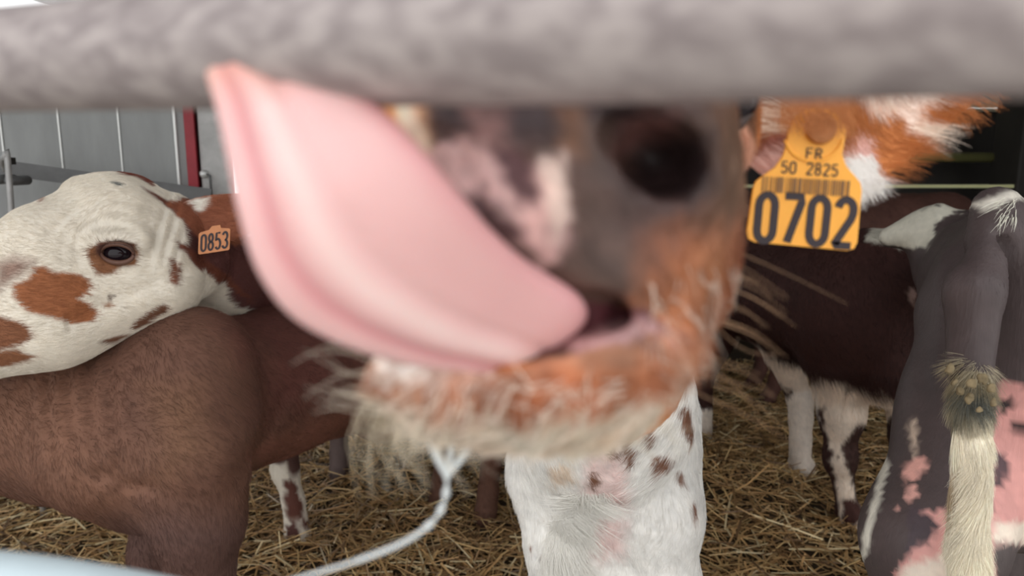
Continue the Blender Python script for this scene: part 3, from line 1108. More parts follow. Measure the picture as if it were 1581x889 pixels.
# lashes
pts = []
for i in range(60):
    a = rng.uniform(.15, .95) * math.pi
    q = W(181 - 25 * math.cos(a), 391 - 14 * math.sin(a), 1.082)
    dd = np.array([-.1 - .3 * math.cos(a), -.6, .25]); dd /= np.linalg.norm(dd)
    pts.append([q, q + dd * .006, q + dd * .011 + [0, 0, -.002]])
curves_obj('eyelashes', None, np.array(pts), np.tile([.0003, .0002, .0001], (60, 1)), np.tile(lin((70, 48, 38)), (60, 1)), M_HAIR, bT)

# ear tag 0853
O = W(307, 393, 1.172)
ux = (W(353, 386, 1.180) - O) / 44.0; uy = (W(308, 361, 1.172) - O) / 31.0
nr = np.cross(ux, uy); nr /= np.linalg.norm(nr)
if nr[1] > 0:
    nr = -nr
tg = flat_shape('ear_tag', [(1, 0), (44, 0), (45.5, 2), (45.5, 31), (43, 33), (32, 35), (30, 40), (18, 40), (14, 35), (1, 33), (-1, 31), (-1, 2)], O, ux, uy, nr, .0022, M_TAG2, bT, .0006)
tg['label'] = 'worn orange ear tag printed 0853'
st = text_strokes('0853', 2.5, 3.5, 8.6, 26, 2.0)
V_, Q_ = stroke_strip(st, 3.0, O + nr * .0018, ux, uy, nr)
p_ = add_mesh('tag_number', V_, Q_, M_INK, None, smooth=False)
p_.parent = tg; p_.matrix_parent_inverse = tg.matrix_world.inverted()

# ================================================================== dark brown calf (D), oblique behind
dT = thing('calf', 'dark chocolate calf with a white belly fringe and white lower legs, behind the big tag', 'calf', (0.9, 2.25, 0))
f1 = np.array([W(1312, 825, 1.93)[0], 1.93, 0.0]); f2 = np.array([W(1238, 735, 2.27)[0], 2.27, 0.0])
pr = [
    ('c', np.array([.93, 1.93, .665]), np.array([.83, 2.35, .665]), .185, .19, .05),
    ('c', np.array([.83, 2.35, .665]), np.array([.79, 2.46, .68]), .19, .17, .05),
    ('c', np.array([.93, 1.93, .60]), np.array([.98, 1.86, .52]), .15, .10, .06),
    ('c', np.array([.88, 1.93, .53]), W(1300, 640, 1.93), .08, .058, .05),
    ('c', W(1300, 640, 1.93), W(1297, 715, 1.93), .052, .036, .03),
    ('e', W(1297, 705, 1.92), np.array([.042, .042, .045]), None, .02),
    ('c', W(1297, 715, 1.93), W(1310, 790, 1.92), .032, .027, .02),
    ('c', W(1310, 790, 1.92), f1 + [.02, -.02, .045], .030, .040, .02),
    ('c', np.array([.83, 2.28, .52]), W(1237, 622, 2.27), .07, .030, .03),
    ('c', W(1236, 615, 2.27), W(1237, 645, 2.26), .040, .034, .02),
    ('c', W(1237, 645, 2.26), W(1234, 720, 2.26), .033, .031, .02),
    ('c', W(1234, 720, 2.26), f2 + [0, 0, .06], .031, .036, .02),
    ('c', np.array([1.08, 1.97, .55]), np.array([1.10, 1.98, .28]), .075, .036, .04),
    ('c', np.array([1.10, 1.98, .28]), np.array([1.10, 1.96, .10]), .034, .026, .02),
    ('c', np.array([1.10, 1.96, .10]), np.array([1.11, 1.94, .04]), .027, .035, .02),
    ('c', np.array([.72, 2.45, .58]), np.array([.67, 2.50, .30]), .11, .038, .05),
    ('c', np.array([.67, 2.50, .30]), np.array([.67, 2.46, .04]), .034, .032, .02),
    ('c', np.array([.95, 1.90, .74]), np.array([1.13, 1.72, .80]), .12, .085, .06),
    ('c', np.array([1.13, 1.72, .80]), np.array([1.25, 1.60, .70]), .075, .05, .04),
]
f = sdf(pr, lambda P: 0.003 * noise(P, 12, 4))
lo, hi = bounds(pr)
V, Q = surf(f, lo, hi, 0.0095)
d_layers = [
    ([(1140, 520), (1165, 532), (1215, 560), (1265, 585), (1320, 600), (1410, 618), (1440, 625), (1440, 700), (1340, 690), (1325, 650), (1260, 625), (1215, 600), (1150, 560)], (226, 206, 186), 8, 1.2),
    ([(1060, 640), (1262, 600), (1262, 780), (1060, 780)], (228, 214, 200), 6, 1.0),
    ([(1275, 620), (1345, 618), (1335, 650), (1318, 700), (1322, 770), (1335, 860), (1290, 860), (1285, 700), (1272, 660)], (226, 208, 190), 6, 1.0),
    ([(1322, 655), (1400, 640), (1400, 800), (1330, 780), (1314, 735), (1296, 690)], (60, 38, 32), 5, .7),
    ([(1270, 728), (1290, 730), (1296, 800), (1270, 800)], (66, 40, 34), 4, .6),
    ([(1302, 772), (1322, 768), (1330, 795), (1315, 820), (1300, 800)], (66, 38, 32), 4, .6),
    ([(1340, 345), (1500, 300), (1500, 345), (1445, 350), (1440, 385), (1380, 380), (1336, 372)], (190, 184, 170), 5, 1.0),
    ([(1403, 445), (1414, 445), (1412, 462), (1404, 466)], (170, 140, 130), 3, .8),
    ([(1412, 466), (1420, 466), (1420, 476), (1412, 476)], (160, 132, 122), 3, .5),
    ([(1290, 704), (1296, 704), (1296, 709), (1290, 709)], (90, 70, 60), 2, .3),
    ([(1306, 712), (1312, 712), (1310, 722), (1305, 718)], (90, 70, 60), 2, .3),
]
d_col = coat((60, 34, 30), d_layers, 45, 5.0, 0.12)
add_mesh('body', V, Q, M_HIDE, dT, d_col(V))
fur('coat', V, Q, dT, 40000, (0.3, -0.2, -1), 0.014, d_col, rad=0.0005, lift=0.3, frame=(1050, 1560, 250, 889), jit=0.12)
fur('belly_fringe', V, Q, dT, 9000, (0.15, -0.2, -1), 0.035, d_col, rad=0.0005, lift=0.45, grav=.3, cull=-0.8,
    region=lambda c, px: (c[:, 2] < .52) & (c[:, 2] > .42) & (px[:, 0] > 1140), frame=(1100, 1500, 400, 800), jit=0.08)

# ================================================================== far calves
fT = thing('calf', 'dim dark brown calf far back in shadow, its back just under the pale rail', 'calf', (1.35, 3.1, 0))
pr, LF = calf_prims((1.42, 3.12), math.radians(178), 1.10)
f = sdf(pr, lambda P: 0.003 * noise(P, 12, 4)); lo, hi = bounds(pr)
V, Q = surf(f, lo, hi, 0.014)
f_col = coat((92, 62, 54), [], 20, 4, .15)
add_mesh('body', V, Q, M_HIDE, fT, f_col(V))
fur('coat', V, Q, fT, 9000, (0.4, 0, -1), .016, f_col, rad=.0007, frame=(1050, 1600, 250, 889))
gT = thing('calf', 'far calf, only its dim pale legs showing between white chest and dark calf', 'calf', (0.68, 3.2, 0))
pr, LG = calf_prims((.68, 3.22), math.radians(-80), .92)
pr = [p for p in pr if p[1][2] < .82 or p[0] != 'c' or True]
f = sdf(pr); lo, hi = bounds(pr)
V, Q = surf(f, lo, hi, 0.013)
g_col = coat((150, 112, 92), [([(1060, 600), (1180, 600), (1180, 800), (1060, 800)], (200, 184, 170), 30, 1.0)], 20, 6, .12)
add_mesh('body', V, Q, M_HIDE, gT, g_col(V))

# ================================================================== dark calf seen from behind (E)
eT = thing('calf', 'dark mauve-grey calf seen from behind with a white tail, right edge', 'calf', (1.0, 1.25, 0))
hf = np.array([W(1430, 900, .80)[0] - .02, .86, 0])
pr = [
    ('c', W(1605, 478, .93), W(1548, 440, 1.25), .132, .118, .05),
    ('c', W(1548, 440, 1.25), W(1505, 412, 1.52), .118, .105, .05),
    ('c', W(1440, 352, 1.55), W(1375, 366, 1.60), .050, .022, .05),
    ('c', W(1560, 520, .90), W(1512, 640, .86), .100, .080, .05),
    ('c', W(1512, 640, .86), W(1440, 830, .80), .078, .070, .05),
    ('c', W(1440, 830, .80), W(1400, 1000, .84), .068, .040, .04),
    ('c', W(1400, 1000, .84), np.array([W(1400, 1000, .84)[0], .92, .30]), .038, .038, .03),
    ('c', np.array([W(1400, 1000, .84)[0], .92, .30]), np.array([W(1400, 1000, .84)[0], .86, .10]), .036, .028, .02),
    ('c', np.array([W(1400, 1000, .84)[0], .86, .10]), np.array([W(1400, 1000, .84)[0], .89, .03]), .030, .038, .02),
    ('c', W(1690, 520, .92), W(1720, 720, .86), .105, .085, .05),
    ('c', W(1720, 720, .86), W(1740, 1000, .86), .08, .042, .05),
    ('c', W(1740, 1000, .86), np.array([W(1740, 1000, .86)[0], .95, .30]), .040, .038, .03),
    ('c', np.array([W(1740, 1000, .86)[0], .95, .30]), np.array([W(1740, 1000, .86)[0], .89, .04]), .034, .034, .02),
    ('c', W(1600, 400, .80), W(1590, 600, .80), .058, .052, .04),
    ('c', W(1570, 650, .86), W(1560, 750, .86), .075, .080, .05),
    ('c', W(1470, 560, 1.4), np.array([.80, 1.40, .30]), .07, .036, .05),
    ('c', np.array([.80, 1.40, .30]), np.array([.80, 1.38, .04]), .034, .034, .02),
    ('c', W(1560, 560, 1.4), np.array([1.05, 1.45, .30]), .07, .036, .05),
    ('c', np.array([1.05, 1.45, .30]), np.array([1.05, 1.43, .04]), .034, .034, .02),
    ('c', W(1505, 412, 1.52), np.array([1.08, 1.70, .74]), .10, .07, .05),
    ('c', W(1540, 325, .80), W(1506, 450, .74), .026, .024, .022),
    ('c', W(1506, 450, .74), W(1500, 575, .72), .024, .021, .014),
    ('-c', W(1470, 400, .78), W(1468, 640, .765), .012, .009, .010),
    ('-c', W(1549, 380, .76), W(1545, 580, .745), .012, .010, .014),
]


def e_dis(P):
    px = to_px(P)
    d = 0.003 * np.sin(px[:, 0] / 9.0 + noise(P, 20, 3)) * np.exp(-((px[:, 0] - 1450) / 40) ** 2) * (px[:, 1] < 640)
    return d + 0.0025 * noise(P, 16, 5)


f = sdf(pr, e_dis); lo, hi = bounds(pr)
V, Q = surf(f, lo, hi, 0.0072)
e_layers = [
    ([(1330, 360), (1350, 350), (1400, 328), (1440, 316), (1500, 316), (1470, 330), (1445, 345), (1436, 372), (1430, 385), (1376, 378), (1340, 372)], (206, 200, 184), 4, .8, 1.2, 2.2),
    ([(1490, 318), (1581, 290), (1700, 270), (1700, 282), (1590, 302), (1520, 325)], (214, 206, 192), 5, .6),
    ([(1400, 660), (1411, 640), (1417, 690), (1406, 705)], (190, 168, 150), 6, 1.0),
    ([(1540, 590), (1600, 600), (1750, 640), (1750, 900), (1420, 900), (1455, 800), (1530, 790), (1530, 640)], (208, 148, 140), 7, 1.0),
    ([(1400, 712), (1425, 705), (1430, 722), (1410, 740), (1396, 730)], (214, 158, 146), 5, 1.0),
    ([(1398, 752), (1412, 745), (1418, 762), (1400, 775), (1384, 790)], (216, 162, 150), 5, 1.0),
    ([(1425, 785), (1455, 785), (1470, 790), (1470, 850), (1440, 865), (1400, 900), (1370, 900), (1410, 850), (1428, 815)], (208, 152, 144), 5, 1.0),
    ([(1416, 772), (1440, 800), (1450, 815), (1425, 835), (1405, 850), (1395, 800)], (70, 58, 62), 4, 1.4),
    ([(1395, 880), (1440, 862), (1480, 855), (1480, 1000), (1350, 1000)], (232, 216, 200), 10, 1.0),
    ([(1368, 700), (1373, 722), (1357, 770), (1340, 850), (1326, 880), (1334, 820), (1352, 745)], (214, 208, 194), 4, .5),
    ([(1535, 615), (1562, 612), (1566, 630), (1545, 635)], (50, 38, 38), 4, 1.2),
    ([(1556, 655), (1600, 650), (1600, 668), (1560, 668)], (60, 42, 42), 4, 1.2),
    ([(1530, 700), (1548, 702), (1555, 725), (1546, 750), (1530, 748)], (84, 62, 66), 4, 1.2),
    ([(1535, 810), (1750, 780), (1750, 830), (1535, 842)], (224, 208, 190), 8, .8),
    ([(1535, 842), (1750, 830), (1750, 1000), (1535, 1000)], (80, 70, 68), 6, .8),
]
e_col = coat((74, 62, 61), e_layers, 60, 6.0, 0.12)
M_EHIDE = mat_hide('dark_hide', rough=0.55, spec=0.35)
add_mesh('body', V, Q, M_EHIDE, eT, e_col(V))
fur('coat', V, Q, eT, 40000, (-0.15, 0.1, -1), 0.006, e_col, rad=0.00022, lift=0.12, frame=(1300, 1640, 250, 889), jit=0.10)
fur('rump_tuft', V, Q, eT, 420, (-0.5, -0.2, -0.9), 0.022, lambda P: np.tile(lin((224, 220, 204)), (len(P), 1)), rad=.0004, lift=.4,
    region=lambda c, px: (np.abs(px[:, 0] - 1556) < 14) & (np.abs(px[:, 1] - 322) < 16) & (c[:, 1] < 1.1), curl=.12)
# tail switch
tp = spline([W(1502, 560, .715), W(1500, 620, .700), W(1500, 720, .690), W(1494, 820, .685), W(1498, 930, .685), W(1500, 1010, .69)], 26)
tr = np.interp(np.linspace(0, 1, 26), [0, .12, .4, .8, 1], [.0085, .0125, .0150, .0165, .006])
V_, Q_ = tube(tp, tr, 18)
Vt = V_ + (noise(V_, 45, 4) * .0040)[:, None] * np.array([1, 1, 0])
w_col = coat((240, 229, 206), [
    ([(1455, 540), (1545, 540), (1545, 625), (1500, 650), (1462, 620)], (142, 128, 100), 34, 2.6),
    ([(1480, 585), (1530, 590), (1520, 630), (1488, 628)], (92, 92, 84), 20, 2.2),
    ([(1465, 690), (1485, 700), (1480, 800), (1462, 790)], (190, 168, 136), 14, 1.4)], 70, 7, .10)
sw = add_mesh('tail_switch', Vt, Q_, M_HIDE, eT, w_col(Vt))
sw['label'] = 'long cream-white tail hair, dirty at the top'
o = fur('switch_hair', Vt, Q_, None, 24000, (0.02, 0, -1), 0.028, w_col, rad=.00024, lift=.20, curl=.14, grav=.2, frame=(1300, 1640, 500, 1100), jit=.12, clump=.6, clump_s=60)
o.parent = sw; o.matrix_parent_inverse = sw.matrix_world.inverted()
for i, (x, y, s) in enumerate(((1466, 570, 9), (1474, 590, 7), (1482, 603, 8), (1500, 592, 8), (1516, 585, 10), (1530, 600, 9), (1534, 622, 8), (1497, 615, 9), (1512, 632, 7))):
    c = W(x, y, .668 + .004 * (i % 3))
    r = s / FPX * .52
    V_, Q_ = uvsphere(c, (r, r * .7, r * 1.15), 14, 10)
    nn = (V_ - c); V_ = V_ + nn * (.5 * noise(V_, 300, i))[:, None]
    o = add_mesh('dirt_clump', V_, Q_, M_DIRT, None)
    o.parent = sw; o.matrix_parent_inverse = sw.matrix_world.inverted()

#LICK
# ================================================================== licking calf (A)
aT = thing('calf', 'orange and white calf licking the top bar, big ear tag 0702, spotted white chest', 'calf', (0.12, 1.1, 0))
muz = [
    ('c', W(884, 215, .240), W(925, 90, .315), .0495, .052, .03),
    ('c', W(900, 300, .228), W(930, 400, .245), .036, .034, .025),
    ('c', W(650, 235, .212), W(770, 330, .200), .017, .021, .02),
    ('c', W(770, 330, .200), W(905, 432, .197), .021, .0150, .016),
    ('c', W(905, 432, .197), W(1010, 462, .212), .0130, .0155, .012),
    ('e', W(760, 235, .222), np.array([.033, .028, .026]), None, .02),
    ('c', W(980, 420, .245), W(950, 300, .29), .0230, .032, .02),
    ('c', W(1040, 290, .225), W(1050, 200, .225), .0096, .0096, .008),
    ('c', W(955, 350, .245), W(930, 300, .33), .034, .048, .02),
    # lower lip and chin
    ('c', W(600, 580, .195), W(690, 600, .186), .0070, .0088, .010),
    ('c', W(690, 600, .186), W(830, 598, .183), .0088, .0105, .010),
    ('c', W(830, 598, .183), W(960, 560, .190), .0105, .0115, .010),
    ('c', W(960, 560, .190), W(1030, 535, .205), .0110, .011, .008),
    ('e', W(800, 610, .212), np.array([.036, .026, .013]), None, .012),
    ('c', W(900, 560, .225), W(950, 490, .30), .022, .034, .02),
    ('-c', W(760, 500, .17), W(930, 482, .185), .010, .0048, .005),
    ('-c', W(930, 482, .185), W(1010, 497, .205), .0048, .0020, .004),
    # nostril
    ('-e', W(1022, 245, .196), np.array([.0130, .022, .0100]), np.array([[.9, 0, -.43], [0, 1, 0], [.43, 0, .9]]), .006),
    ('-e', W(972, 210, .190), np.array([.0078, .010, .0062]), None, .006),
    ('c', W(912, 240, .1900), W(940, 310, .1895), .0030, .0048, .0025),
    ('c', W(940, 310, .1895), W(995, 358, .194), .0048, .0026, .0025),
]


def m_dis(P):
    px = to_px(P)
    d = 0.0006 * noise(P, 170, 3) + 0.0004 * noise(P, 420, 4)
    # small philtrum groove
    s = np.abs((px[:, 0] - 735) - 0.35 * (px[:, 1] - 300))
    return d + .0012 * np.exp(-(s / 10) ** 2) * (px[:, 1] > 200)


f = sdf(muz, m_dis)
lo, hi = bounds([p for p in muz if p[0][0] != '-'], .01)
hi[1] = .335
V1, Q1 = surf(f, lo, hi, 0.0019)
skull = [
    ('c', W(925, 90, .315), W(900, 105, .42), .050, .066, .03),
    ('c', W(960, 350, .27), W(930, 300, .40), .030, .055, .03),
    ('c', W(905, 105, .42), W(915, 300, .52), .066, .070, .05),
    ('c', W(1085, 180, .362), W(1090, 100, .365), .022, .022, .02),
    ('c', W(1030, 190, .40), W(1160, 190, .425), .040, .016, .03),
    ('c', W(915, 300, .52), W(935, 470, .74), .070, .088, .06),
    ('c', W(935, 470, .74), W(930, 620, .98), .090, .115, .06),
]
# trunk below and behind
trunk = skull[5:] + [
    ('c', W(930, 620, .98), W(925, 700, 1.13), .110, .125, .06),
    ('c', W(925, 690, 1.13), np.array([.11, 1.50, .60]), .125, .165, .06),
    ('c', np.array([.11, 1.50, .60]), np.array([.12, 1.80, .62]), .165, .14, .06),
    ('c', W(1018, 640, 1.08), W(1022, 790, 1.04), .055, .056, .05),
    ('c', W(1022, 790, 1.04), W(1030, 900, 1.04), .055, .046, .04),
    ('c', W(1030, 900, 1.04), W(1030, 1040, 1.05), .046, .034, .03),
    ('c', W(1030, 1040, 1.05), np.array([W(1030, 1040, 1.05)[0], 1.06, .12]), .036, .026, .02),
    ('c', np.array([W(1030, 1040, 1.05)[0], 1.06, .12]), np.array([W(1030, 1040, 1.05)[0], 1.03, .04]), .028, .036, .02),
    ('c', W(838, 740, 1.12), W(856, 840, 1.08), .055, .042, .04),
    ('c', W(856, 840, 1.08), W(858, 1020, 1.09), .042, .034, .03),
    ('c', W(858, 1020, 1.09), np.array([W(858, 1020, 1.09)[0], 1.10, .12]), .036, .026, .02),
    ('c', np.array([W(858, 1020, 1.09)[0], 1.10, .12]), np.array([W(858, 1020, 1.09)[0], 1.07, .04]), .028, .036, .02),
    ('c', W(925, 720, 1.06), W(925, 880, 1.07), .046, .036, .05),
    ('c', W(985, 640, 1.05), W(960, 720, 1.04), .030, .022, .03),
    ('c', np.array([.08, 1.80, .60]), np.array([.05, 1.85, .45]), .11, .07, .06),
    ('c', np.array([.05, 1.85, .45]), np.array([.07, 1.95, .28]), .07, .036, .04),
    ('c', np.array([.07, 1.95, .28]), np.array([.07, 1.90, .04]), .034, .034, .02),
    ('c', np.array([.08, 1.80, .60]), np.array([.16, 1.85, .45]), .11, .07, .06),
    ('c', np.array([.16, 1.85, .45]), np.array([.16, 1.95, .28]), .07, .036, .04),
    ('c', np.array([.16, 1.95, .28]), np.array([.16, 1.90, .04]), .034, .034, .02),
]
fk = sdf(skull, lambda P: .0015 * noise(P, 30, 2))
lo, hi = bounds(skull[:5], .02); lo[1] = .300; hi[1] = .52
V2, Q2 = surf(fk, lo, hi, 0.0042)
ft = sdf(trunk, lambda P: .004 * noise(P, 11, 2) + .002 * noise(P, 26, 7))
lo, hi = bounds(trunk, .02); lo[1] = .49
V3, Q3 = surf(ft, lo, hi, 0.0085)
earA = [(1120, 140), (1135, 215), (1165, 262), (1215, 285), (1270, 290), (1325, 284), (1375, 266), (1430, 226), (1480, 178), (1522, 140), (1556, 90), (1540, 20), (1440, -40), (1300, -50), (1180, 20)]
V4, Q4 = leaf_ear(earA, .405, .022, .005, 16, (1320, 130), 6, (0.006, 0.004),
                  lambda p: .004 * math.sin(p[0] / 38 + p[1] / 60))
V, Q = merge([(V1, Q1), (V2, Q2), (V3, Q3), (V4, Q4)])

OR = (190, 116, 66)
a_layers = [
    # front of muzzle: dark skin, mottled pink, orange hair to the right
    ([(560, 60), (1180, 60), (1180, 560), (540, 560)], (82, 60, 54), 6, 0, 0, .34),
    ([(640, 140), (1000, 140), (1000, 200), (800, 215), (690, 215)], (62, 46, 46), 50, 1.2, 0, .34),
    ([(700, 150), (780, 150), (790, 230), (740, 240)], (120, 88, 84), 30, 1.6, 0, .34),
    ([(540, 100), (660, 100), (655, 200), (672, 260), (640, 260), (580, 190)], (196, 150, 116), 22, .8, 0, .34),
    ([(560, 165), (600, 150), (640, 175), (640, 215), (605, 205)], (204, 132, 72), 16, .6, 0, .34),
    ([(610, 160), (636, 160), (662, 225), (650, 235), (620, 200)], (230, 206, 184), 14, .6, 0, .34),
    ([(655, 225), (700, 205), (745, 215), (762, 235), (800, 262), (835, 250), (872, 245), (884, 300), (882, 355), (866, 405), (846, 416), (805, 385), (775, 345), (735, 322), (690, 290)], (204, 166, 162), 22, 2.2, 0, .34),
    ([(762, 218), (805, 222), (836, 262), (832, 300), (800, 312), (775, 280), (758, 250)], (92, 66, 68), 20, 2.2, 0, .34),
    ([(712, 305), (752, 292), (770, 330), (812, 350), (806, 376), (765, 372), (730, 335)], (84, 60, 60), 18, 2.0, 0, .34),
    ([(846, 240), (888, 240), (884, 330), (852, 372), (842, 300)], (222, 200, 190), 20, 2.0, 0, .34),
    ([(890, 170), (940, 190), (935, 330), (1000, 400), (990, 480), (900, 450), (862, 410), (886, 340)], (92, 70, 62), 34, 1.5, 0, .34),
    ([(862, 165), (900, 165), (905, 240), (870, 240)], (120, 82, 60), 34, 1.5, 0, .34),
    ([(1015, 380), (1060, 345), (1180, 320), (1180, 560), (1020, 560), (990, 500), (1000, 430)], (140, 86, 58), 90, 2.6, 0, .36),
    ([(1040, 410), (1080, 380), (1110, 430), (1060, 520), (1010, 540), (1000, 470)], (166, 104, 68), 60, 2.6, 0, .36),
    ([(1095, 150), (1180, 150), (1180, 330), (1080, 340), (1100, 250)], (96, 68, 52), 60, 1.5, 0, .34),
    ([(960, 190), (1010, 170), (1050, 175), (1030, 225), (980, 235), (950, 240)], (112, 78, 74), 26, .6, 0, .34),
    ([(975, 245), (1035, 205), (1100, 205), (1108, 270), (1075, 320), (1010, 320), (972, 290)], (46, 34, 34), 40, .6, 0, .34),
    # mouth
    ([(600, 520), (890, 462), (1000, 480), (1010, 500), (900, 530), (770, 560), (640, 566)], (92, 50, 54), 6, .4, 0, .34),
    ([(880, 530), (930, 505), (1000, 492), (1035, 505), (1010, 535), (900, 560)], (196, 152, 150), 14, .7, 0, .34),
    # lower lip and chin
    ([(500, 545), (640, 560), (760, 572), (880, 548), (980, 522), (1080, 510), (1120, 560), (1050, 700), (520, 720)], (172, 120, 92), 8, .8, 0, .3),
    ([(560, 556), (640, 556), (700, 585), (780, 576), (790, 590), (690, 602), (600, 585)], (236, 216, 204), 14, 2.4, 0, .3),
    ([(540, 610), (600, 630), (700, 652), (900, 640), (1060, 590), (1100, 760), (540, 760)], (214, 198, 178), 26, 2.6, 0, .3),
    ([(780, 596), (900, 566), (990, 550), (1040, 560), (980, 600), (900, 630), (800, 625)], (172, 108, 74), 24, 2.4, 0, .3),
    # side of the head and ear
    ([(1040, 60), (1150, 60), (1160, 190), (1100, 200), (1040, 200)], (120, 84, 62), 12, .8, .3, .39),
    ([(1100, 175), (1165, 190), (1185, 225), (1150, 235), (1110, 215)], (222, 168, 140), 12, 1.2, .3, .5),
    ([(1120, 225), (1200, 210), (1260, 240), (1200, 290), (1120, 300)], (240, 200, 186), 14, 1.4, .36, .5),
    ([(1140, 205), (1200, 196), (1210, 216), (1150, 228)], (176, 110, 92), 10, 1.2, .36, .5),
    ([(1290, 215), (1335, 205), (1350, 260), (1330, 330), (1280, 320)], (240, 200, 190), 14, 1.4, .36, .5),
    ([(1325, 120), (1440, 120), (1450, 155), (1420, 180), (1435, 205), (1405, 205), (1385, 178), (1335, 172)], (246, 222, 206), 12, 2.0, .36, .5),
    ([(1300, 240), (1345, 238), (1352, 290), (1340, 330), (1290, 330)], (248, 242, 236), 10, 1.5, .36, .5),
    ([(1405, 185), (1440, 180), (1480, 200), (1450, 235), (1425, 215)], (244, 226, 208), 8, 1.5, .36, .5),
    ([(600, 400), (1150, 400), (1150, 640), (700, 640)], (170, 110, 72), 10, 1.0, .36, .80),
    # chest
    ([(600, 480), (1300, 480), (1300, 1300), (600, 1300)], (238, 234, 228), 4, .3, .80, 3.0),
    ([(905, 690), (955, 680), (975, 760), (960, 860), (905, 860), (895, 780)], (236, 212, 206), 26, 1.0, .80, 3.0),
    ([(846, 720), (880, 715), (885, 745), (850, 750)], (226, 206, 186), 12, 1.0, .8, 3.0),
]
for poly in (
    [(908, 732), (920, 726), (926, 745), (916, 756), (906, 748)],
    [(932, 690), (944, 680), (950, 690), (938, 708)], [(960, 685), (972, 680), (985, 700), (975, 725), (968, 712)],
    [(996, 650), (1006, 655), (1014, 680), (1006, 694), (998, 675)], [(1008, 705), (1028, 700), (1042, 715), (1030, 728), (1012, 722)],
    [(1052, 620), (1064, 624), (1071, 670), (1066, 684), (1054, 655)], [(1044, 728), (1052, 726), (1058, 748), (1050, 750)],
    [(1068, 778), (1076, 776), (1078, 804), (1070, 800)], [(834, 862), (844, 858), (846, 872), (836, 876)],
    [(816, 843), (821, 843), (821, 850), (816, 850)], [(980, 600), (1010, 590), (1000, 625)], [(1040, 580), (1060, 575), (1062, 600), (1050, 605)],
    [(1010, 590), (1030, 575), (1024, 610)], [(1012, 735), (1017, 732), (1016, 745)], [(945, 700), (955, 698), (950, 712)]):
    a_layers.append((poly, (132, 92, 72), 4, .35, .80, 3.0))
a_col = coat((190, 118, 66), a_layers, 120, 7.0, 0.13)


def a_colv(P):
    # patches on the far chest need a coarser raggedness than those on the muzzle
    C = a_col(P)
    m = (P[:, 1] < .32) * 1.0
    g = 1 + m * (.32 * noise(P, 75, 51) + .30 * noise(P, 210, 52))
    return np.clip(C * g[:, None] * (1 + m[:, None] * .10 * noise(P, 60, 53)[:, None] * np.array([1, -.3, -1])), 0, 1)


a_body = add_mesh('body', V, Q, M_SKIN, aT, a_colv(V))
a_body.data.materials.append(M_HIDE)
fy = V[Q].mean(1)[:, 1]
a_body.data.polygons.foreach_set('material_index', (fy > .34).astype(np.int32))

# eye
V_, Q_ = uvsphere(W(1131, 154, .336), (.0115, .0115, .0115), 28, 18)
e = add_mesh('eyeball', V_, Q_, M_EYE, aT); e['label'] = 'glossy black eye just under the bar'
V_, Q_ = tube([W(1118, 205, .330), W(1140, 192, .330), W(1160, 166, .332), W(1164, 130, .336)], [.0020, .0030, .0026, .0018], 8)
add_mesh('eyelid', V_, Q_, M_LASH, aT)

# fur of the licking calf
fur('chest_coat', V, Q, aT, 60000, lambda P: np.stack([np.where(P[:, 0] > .13, -.25, .2), -0.1 + 0 * P[:, 0], -1 + 0 * P[:, 0]], 1), 0.016, a_colv,
    rad=.00030, lift=.25, region=lambda c, px: (c[:, 1] > .8) & (px[:, 1] > 520), frame=(700, 1180, 480, 960), jit=.05, clump=.4, clump_s=30)
fur('brisket_tuft', V, Q, aT, 5000, (.05, -.2, -1), .050, lambda P: np.tile(lin((242, 238, 230)), (len(P), 1)), rad=.0003, lift=.35, grav=.1, curl=.2,
    region=lambda c, px: (c[:, 1] > .8) & (c[:, 1] < 1.2) & (np.abs(px[:, 0] - 893 - 25 * np.sin(px[:, 1] / 50.)) < 32) & (px[:, 1] > 760), frame=(700, 1180, 740, 940), jit=.04, clump=.5, clump_s=40)
fur('ear_fur', V, Q, aT, 15000, lambda P: np.array([.75, -.1, -.65]) + 0 * P, .014, a_colv, rad=.00013, lift=.30,
    region=lambda c, px: (c[:, 1] > .34) & (c[:, 1] < .47) & (px[:, 0] > 1100) & (px[:, 1] < 345), jit=.08, frame=(1100, 1700, 60, 350), clump=.5, clump_s=70)


def rimfur(c, px):
    return (c[:, 1] > .36) & (c[:, 1] < .47) & (px[:, 0] > 1295) & (px[:, 0] < 1345) & (px[:, 1] > 232)


fur('ear_tuft', V, Q, aT, 1800, (.30, -.1, -.95), .013, lambda P: np.tile(lin((250, 246, 240)), (len(P), 1)), rad=.00014, lift=.35,
    region=rimfur, jit=.03, frame=(1280, 1400, 200, 350), clump=.4, clump_s=90)
def ff_len(P):
    px = to_px(P)
    return .0015 + .008 * np.clip((px[:, 1] - 330 + .6 * (px[:, 0] - 1060)) / 160, 0, 1)


